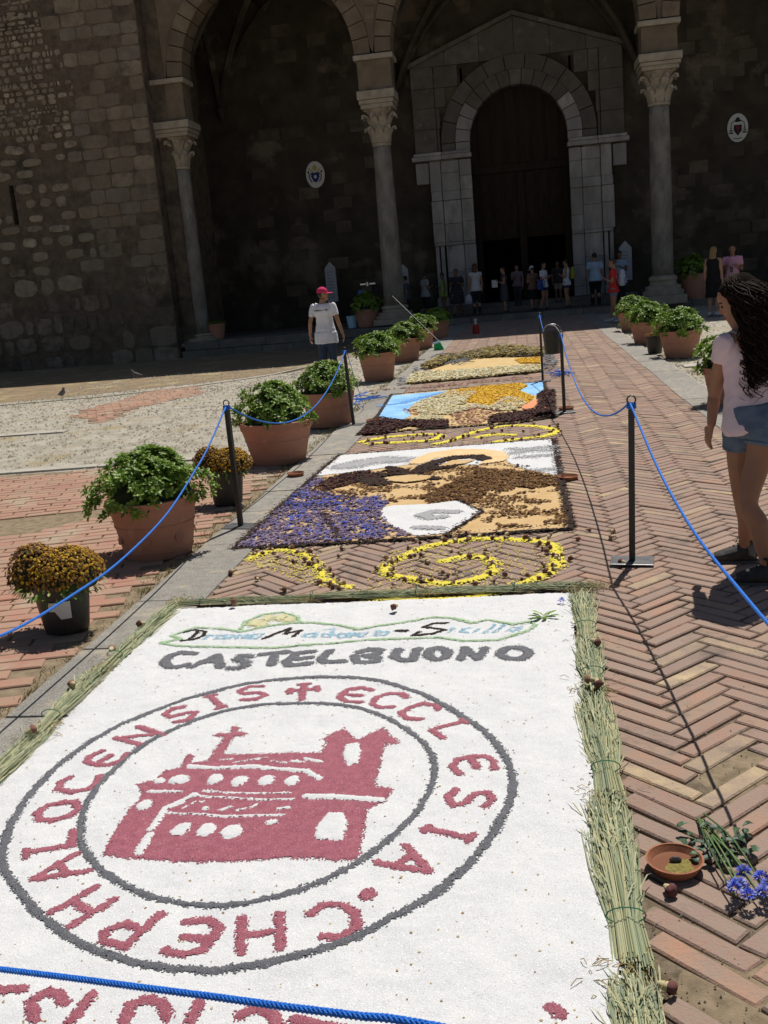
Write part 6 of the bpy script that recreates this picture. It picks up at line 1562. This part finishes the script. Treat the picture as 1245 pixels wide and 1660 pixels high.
for sx in (-1, 1):
    sh, el, wr = gAP[sx]; limb(t, [sh+Vector((-sx*.05*U, 0, .0)), sh+Vector((0, 0, .002)), sh.lerp(el, .30)], [.030*U, .0345*U, .035*U])
fold(skin_remesh('shirt', t, m_pink, .008, groot, smooth=3), .008)
t = MB(); loft(t, [((0, -.004, .488*U), .078*U, .070*U), ((0, -.006, .52*U), .102*U, .086*U), ((0, -.004, .56*U), .099*U, .080*U), ((0, 0, .595*U), .092*U, .068*U)], 22)
for sx in (-1, 1):
    hp, kn, an, toe = gLg[sx]; limb(t, [hp+Vector((0, 0, .02*U)), hp.lerp(kn, .15), hp.lerp(kn, .25)], [.060*U, .065*U, .061*U])
    cu = MB(); c0 = hp.lerp(kn, .235); c1 = hp.lerp(kn, .285); loft(cu, [(c0, .061*U, .061*U), (c0.lerp(c1, .5), .0635*U, .0635*U), (c1, .062*U, .062*U)], 20); cu.obj('shorts_cuff', m_denim, groot, smooth=True)
fold(skin_remesh('shorts', t, m_denim, .007, groot, smooth=2), .006)
m_seam = mat('dark_seam', (.03, .045, .08), bump=0); m_thread = mat('pale_thread', (.40, .36, .28), bump=0)
for sx in (1,):                                     # back pocket
    q = [(sx*.030, .545), (sx*.078, .552), (sx*.074, .512), (sx*.052, .500), (sx*.032, .510), (sx*.030, .545)]
    MB().tube([(a*U, -(.0925-.0016*0)*U*math.sqrt(max(.05, 1-(a/.112)**2))-.004, zz*U) for a, zz in q], .0022, 4).obj('pocket_seam', m_seam, groot)
MB().tube([(0, -.088*U-.004, .585*U), (0, -.094*U-.004, .54*U), (0, -.09*U-.003, .50*U)], .0022, 4).obj('back_seam', m_seam, groot)
# hiking shoes: grey patches and laces
m_shoe_g = mat('shoe_grey_suede', (.12, .12, .12), c2=(.2, .2, .2), scale=30, bump=.3)
for sx in (-1, 1):
    hp, kn, an, toe = gLg[sx]; fw = toe-an; fw.z = 0; fw.normalize(); lat = Vector((fw.y, -fw.x, 0)); z0 = an.z-.045*U; t = MB()
    B_ = lambda f, l, h: Vector((an.x, an.y, z0))+fw*f*U+lat*l*U+Vector((0, 0, h*U*1.28))
    for k in range(4): t.tube([B_(.022+.014*k, -.014, .050-.006*k), B_(.027+.014*k, 0, .055-.006*k), B_(.03+.014*k, .014, .050-.006*k)], .003, 5)
    t.tube([B_(.02, 0, .058), B_(.025, .02, .07), B_(.035, .028, .05)], .0028, 5); t.obj('laces', m_shoe, groot)
    loft_ = MB(); loft(loft_, [(B_(-.034, 0, .035), .032*U, .037*U, lat), (B_(-.02, 0, .037), .0335*U, .038*U, lat), (B_(-.008, 0, .036), .0335*U, .036*U, lat)], 14); loft_.obj('heel_patch', m_shoe_g, groot, smooth=True)
    c_ = MB(); c_.tube([B_(-.008+.03*math.cos(a), .03*math.sin(a), .066+.004*math.cos(a)) for a in [6.283*i/16 for i in range(17)]], .009, 6); c_.obj('padded_collar', m_shoe, groot, smooth=True)
# curly hair
hb_ = MB(); m_ = MB()
loft(m_, [((0, -.88*ghs, -1.65*ghs), .25*ghs, .10*ghs), ((0, -.88*ghs, -1.3*ghs), .50*ghs, .22*ghs), ((0, -.76*ghs, -.85*ghs), .62*ghs, .34*ghs), ((0, -.54*ghs, -.4*ghs), .60*ghs, .44*ghs), ((0, -.34*ghs, -.05*ghs), .53*ghs, .46*ghs), ((0, -.16*ghs, .2*ghs), .48*ghs, .47*ghs), ((0, -.10*ghs, .38*ghs), .42*ghs, .46*ghs), ((0, -.07*ghs, .52*ghs), .30*ghs, .34*ghs), ((0, -.05*ghs, .60*ghs), .12*ghs, .14*ghs)], 20)
Mflat = Matrix.Translation(gM.to_translation()) @ Matrix.Rotation(R(14), 4, 'Z')
for v in m_.v:
    hb_.v.append(tuple((gM if v[2] > -.1*ghs else Mflat) @ Vector(v)))
hb_.f = m_.f; hb_.mi = [0]*len(m_.f)
hair_root = skin_remesh('hair', hb_, mat('hair_mass', (.010, .007, .005), bump=0, rough=1, spec=.05), .010, groot, smooth=3)
m_strand = mat('curl', (.02, .012, .008), pal=[(.010, .006, .005), (.018, .010, .007), (.035, .020, .013), (.014, .008, .006)], bump=0, rough=.75, spec=.08)
st_ = MB()
for k in range(950):
    u = random.uniform(-R(212), R(32)); el = random.uniform(.02, 1.56)
    fr_ = .42*ghs
    s0 = Vector((math.cos(u)*math.cos(el)*.47*ghs, math.sin(u)*math.cos(el)*.52*ghs-.10*ghs, .16*ghs+math.sin(el)*.49*ghs))
    if s0.y > .22*ghs and s0.z < .33*ghs: continue
    outw = Vector((math.cos(u), min(math.sin(u), .25), 0)); length = random.uniform(1.3, 2.75)*ghs
    n = 30; amp = random.uniform(.009, .026); ph = random.random()*6; pitch_ = random.uniform(.05, .11); sp = random.uniform(.42, .80)*ghs
    pts = []
    P0 = gM @ s0; ow = (Mflat.to_3x3() @ outw); dep = random.uniform(.55, 1.05)
    tip = Mflat @ Vector((outw.x*sp*.95, outw.y*sp*.40-.82*ghs, 0))
    for i in range(n+1):
        q = i/n; dz = length*q
        w = min(1, q*2.6); w = w*w*(3-2*w)
        p = P0.lerp(Vector((tip.x, tip.y, P0.z)), w*dep); p.z = P0.z-dz+.05*ghs*math.sin(min(q*6, 3.14))
        th = ph+dz/pitch_*2*math.pi; A = amp*(.35+.9*q)
        p += Vector((math.cos(th)*A, math.sin(th)*A, .35*A*math.sin(th*1.0+1)))
        pts.append(p)
    st_.tube(pts, [.0034]*(n-3)+[.003, .0024, .0016, .0008], 3)
st_.obj('curls', m_strand, hair_root, smooth=True, kind='stuff')

# --- man in the pink cap
man = person('man in white t-shirt and pink cap walking away beside the shrubs', *PY(530, 560, 18.6)[:1], 18.6, 0, 1.70, R(-8), top='t', top_c=(.74, .74, .80), bottom='trousers', bot_c=(.035, .055, .10), vox=.011, arms='out', cap=(.62, .03, .13), hair='short', hair_m=m_hair_dk,
             skin=(.34, .18, .11), hem=.41, stride=.4, headyaw=R(-66), wide=1.0)
mr = man[0]; lt = MB(); x0 = -.15
for k in range(9):
    xk = -.135+k*.030+random.uniform(-.003, .003); hh = random.uniform(.02, .035)
    for (a, bb) in (((xk-.008, 1.285), (xk-.004, 1.285+hh)), ((xk-.004, 1.285+hh), (xk+.009, 1.287+hh*.5)), ((xk+.009, 1.287+hh*.5), (xk+.006, 1.285))):
        yy = lambda X: -.125*math.sqrt(max(.1, 1-(X/.24)**2))-.0
        lt.tube([(a[0], yy(a[0])-.004, a[1]), (bb[0], yy(bb[0])-.004, bb[1])], .0038, 4)
lt.obj('shirt_print', mat('dark_print', (.05, .03, .06), bump=0), mr)

# --- people at the church door
def at(px, pyh, Y, z): q = PY(px, pyh, Y); return q.x, Y, z, q.z-z
FAR = [
 (687, 440, 38.3, .17, dict(label='man in grey t-shirt standing left of the door', top='t', top_c=(.33, .32, .34), yaw=R(-60), skin=(.2, .11, .07))),
 (717, 442, 38.6, .17, dict(label='person in neon yellow-green vest standing by the left door jamb', top='t', sleeve=0, top_c=(.38, .60, .10), yaw=R(100), skin=(.22, .12, .08), bottom='shorts', bot_c=(.25, .16, .08))),
 (738, 436, 37.7, .2, dict(label='heavyset person in dark dress facing the square at the steps', top='t', top_c=(.03, .03, .04), bottom='dress', yaw=R(175), women=True, wide=1.25, skin=(.2, .11, .07), arms='front')),
 (769, 427, 37.5, .2, dict(label='woman with long brown hair, white top and black trousers, seen from behind', top='t', sleeve=.5, top_c=(.55, .53, .55), bot_c=(.02, .02, .025), hair='long', hair_m=m_hair_br, women=True, yaw=R(8))),
 (815, 432, 37.3, .2, dict(label='woman in patterned dark dress holding a white paper before the left wicket', top='t', sleeve=.5, top_c=(.07, .07, .08), bottom='dress', women=True, yaw=R(95), hair='bun', arms='front')),
 (838, 446, 39.2, .36, dict(label='small figure in dim pinkish clothes just outside the dark doorway', top='t', top_c=(.22, .16, .17), bot_c=(.05, .05, .06), yaw=R(170))),
 (862, 431, 37.5, .2, dict(label='person in white cap, brown shirt and black skirt before the door', top='t', top_c=(.22, .12, .09), bottom='skirt', bot_c=(.015, .015, .018), women=True, cap=(.6, .62, .65), yaw=R(20))),
 (880, 425, 37.2, .2, dict(label='woman in white t-shirt and dark shorts with a blue bag', top='t', top_c=(.62, .66, .72), bottom='shorts', bot_c=(.02, .03, .08), women=True, arms='front', yaw=R(-120))),
 (903, 428, 39.2, .36, dict(label='dark clothed man standing in the right wicket of the door', top='t', top_c=(.04, .035, .035), bottom='shorts', bot_c=(.30, .24, .18), yaw=R(170), skin=(.2, .11, .07))),
 (917, 420, 37.3, .2, dict(label='woman in white tank top and patterned shorts with yellow backpack', top='t', sleeve=0, top_c=(.62, .66, .72), bottom='shorts', bot_c=(.06, .04, .10), women=True, arms='front', yaw=R(80))),
 (963, 403, 38.0, .17, dict(label='man in pale blue shirt and black trousers seen from behind', top='t', top_c=(.38, .52, .68), bot_c=(.012, .012, .015), yaw=R(5))),
 (1004, 397, 38.2, .17, dict(label='man in light blue t-shirt facing the square beside the information board', top='t', top_c=(.34, .46, .62), bot_c=(.02, .02, .03), yaw=R(150), skin=(.2, .11, .07), arms='front')),
 (657, 447, 38.4, .17, dict(label='dark clothed person half hidden behind the middle column', top='t', top_c=(.08, .10, .13), bot_c=(.03, .03, .04), yaw=R(90))),
 (588, 460, 38.6, .17, dict(label='person in bright blue top behind the camera tripod', top='t', top_c=(.12, .24, .50), bot_c=(.02, .02, .03), yaw=R(200), skin=(.15, .08, .05))),
]
roots = {}
for px, pyh, Yp, zp, kw in FAR:
    x, y, z, H_ = at(px, pyh, Yp, zp); H_ = max(1.5, min(1.86, H_)); yw = kw.pop('yaw'); kw.setdefault('headyaw', random.uniform(-.7, .7)); kw.setdefault('headpitch', random.uniform(-.35, .05)); kw.setdefault('stride', random.uniform(-.8, .8)); kw.setdefault('wide', random.uniform(.95, 1.14)); kw.setdefault('arms', random.choice((('down', 'front'), ('out', 'down'), ('front', 'down'), 'down')))
    roots[px] = (person(x=x, y=y, z=z, H=H_, yaw=yw, vox=.021, **kw), H_)
def walk(px, pyh, Yp, **kw):
    q = PY(px, pyh, Yp); kw.setdefault('vox', .017); return person(x=q.x, y=Yp, z=0 if Yp < 36 else .2, H=min(1.86, q.z-(0 if Yp < 36 else .2)), **kw)
red = walk(993, 419, 30.2, label='woman in red top and denim shorts with a pale backpack walking right of the path', yaw=R(80), top='t', top_c=(.55, .035, .03), bottom='shorts', bot_c=(.16, .20, .27), women=True, stride=.7, hair='bun', hair_m=m_hair_br, shoe=m_shoe_w, arms='front')
blk = walk(1156, 396, 29.5, label='blond woman in short black dress behind the girl, beside the man in pink', yaw=R(-30), top='t', sleeve=0, top_c=(.012, .012, .014), bottom='dress', women=True, hair='long', hair_m=m_hair_bl, shoe=m_shoe_w, skin=(.42, .24, .16))
pnk = walk(1187, 396, 29.8, label='man in pink t-shirt holding a phone in both hands, right of the blond woman', yaw=R(165), top='t', top_c=(.62, .32, .46), bottom='shorts', bot_c=(.05, .05, .07), arms='front', skin=(.25, .14, .09))
def bag(label, name, c, loc, sz, rz, cat='bag', m2=None):
    o = empty(name, loc, rz, label=label, category=cat); m_ = MB()
    loft(m_, [((0, 0, 0), sz[0]*.40, sz[1]*.40), ((0, 0, sz[2]*.1), sz[0]*.5, sz[1]*.5), ((0, 0, sz[2]*.6), sz[0]*.48, sz[1]*.48), ((0, -.01, sz[2]*.9), sz[0]*.38, sz[1]*.38), ((0, -.02, sz[2]), sz[0]*.2, sz[1]*.2)], 14)
    skin_remesh('bag_body', m_, cloth(c), .015, o); 
    for s in (-1, 1): MB().tube([(s*sz[0]*.3, sz[1]*.35, sz[2]*.95), (s*sz[0]*.32, sz[1]*.75, sz[2]*.8), (s*sz[0]*.32, sz[1]*.45, sz[2]*.15)], .012, 5).obj('strap', cloth(tuple(v*.6 for v in c)), o)
    loft_ = MB(); loft(loft_, [((0, -sz[1]*.42, sz[2]*.12), sz[0]*.3, .02), ((0, -sz[1]*.5, sz[2]*.2), sz[0]*.33, .05), ((0, -sz[1]*.48, sz[2]*.45), sz[0]*.3, .03)], 10); loft_.obj('front_pocket', cloth(m2 or tuple(v*.8 for v in c)), o)
    return o
def behind(rt, h, back=.2, side=0):
    r = rt[0]; y_ = r.rotation_euler.z; d = Vector((math.sin(y_), -math.cos(y_), 0)); s_ = Vector((math.cos(y_), math.sin(y_), 0)); return tuple(r.location+d*back+s_*side+Vector((0, 0, h)))
bag('pale blue and white patterned backpack worn by the woman in red', 'backpack', (.42, .46, .58), behind(red, 1.0, .24), (.34, .2, .46), red[0].rotation_euler.z, 'backpack', (.22, .26, .40))
bag('yellow backpack worn by the woman in white tank top', 'backpack', (.30, .30, .05), behind(roots[917][0], 1.0, .22), (.28, .16, .42), roots[917][0][0].rotation_euler.z, 'backpack')
bag('blue shoulder bag carried by the woman in white t-shirt', 'shoulder_bag', (.05, .10, .34), behind(roots[880][0], .72, -.02, .28), (.32, .16, .36), roots[880][0][0].rotation_euler.z)
bag('white carrier bag held beside the woman with long brown hair', 'carrier_bag', (.45, .46, .5), behind(roots[769][0], .42, .0, -.28), (.26, .12, .34), 0)
ph = empty('phone', behind(pnk, 1.13, -.32), label='phone held by the man in pink t-shirt', category='phone'); MB().box(-.04, .04, -.006, .006, 0, .15).obj('phone_body', m_blackpot, ph, bevel=.004)
pb = empty('paper', behind(roots[815][0], 1.05, -.32), label='white sheet of paper held by the woman in patterned dark dress', category='paper'); MB().box(-.1, .1, -.002, .002, -.12, .14).obj('sheet', m_whitepaper, pb)
# loosened group flags on single buds
for o in list(S.objects):
    if o.get('group') in ('single', 'loose corner buds'): del o['group']
print('objects', len(S.objects))
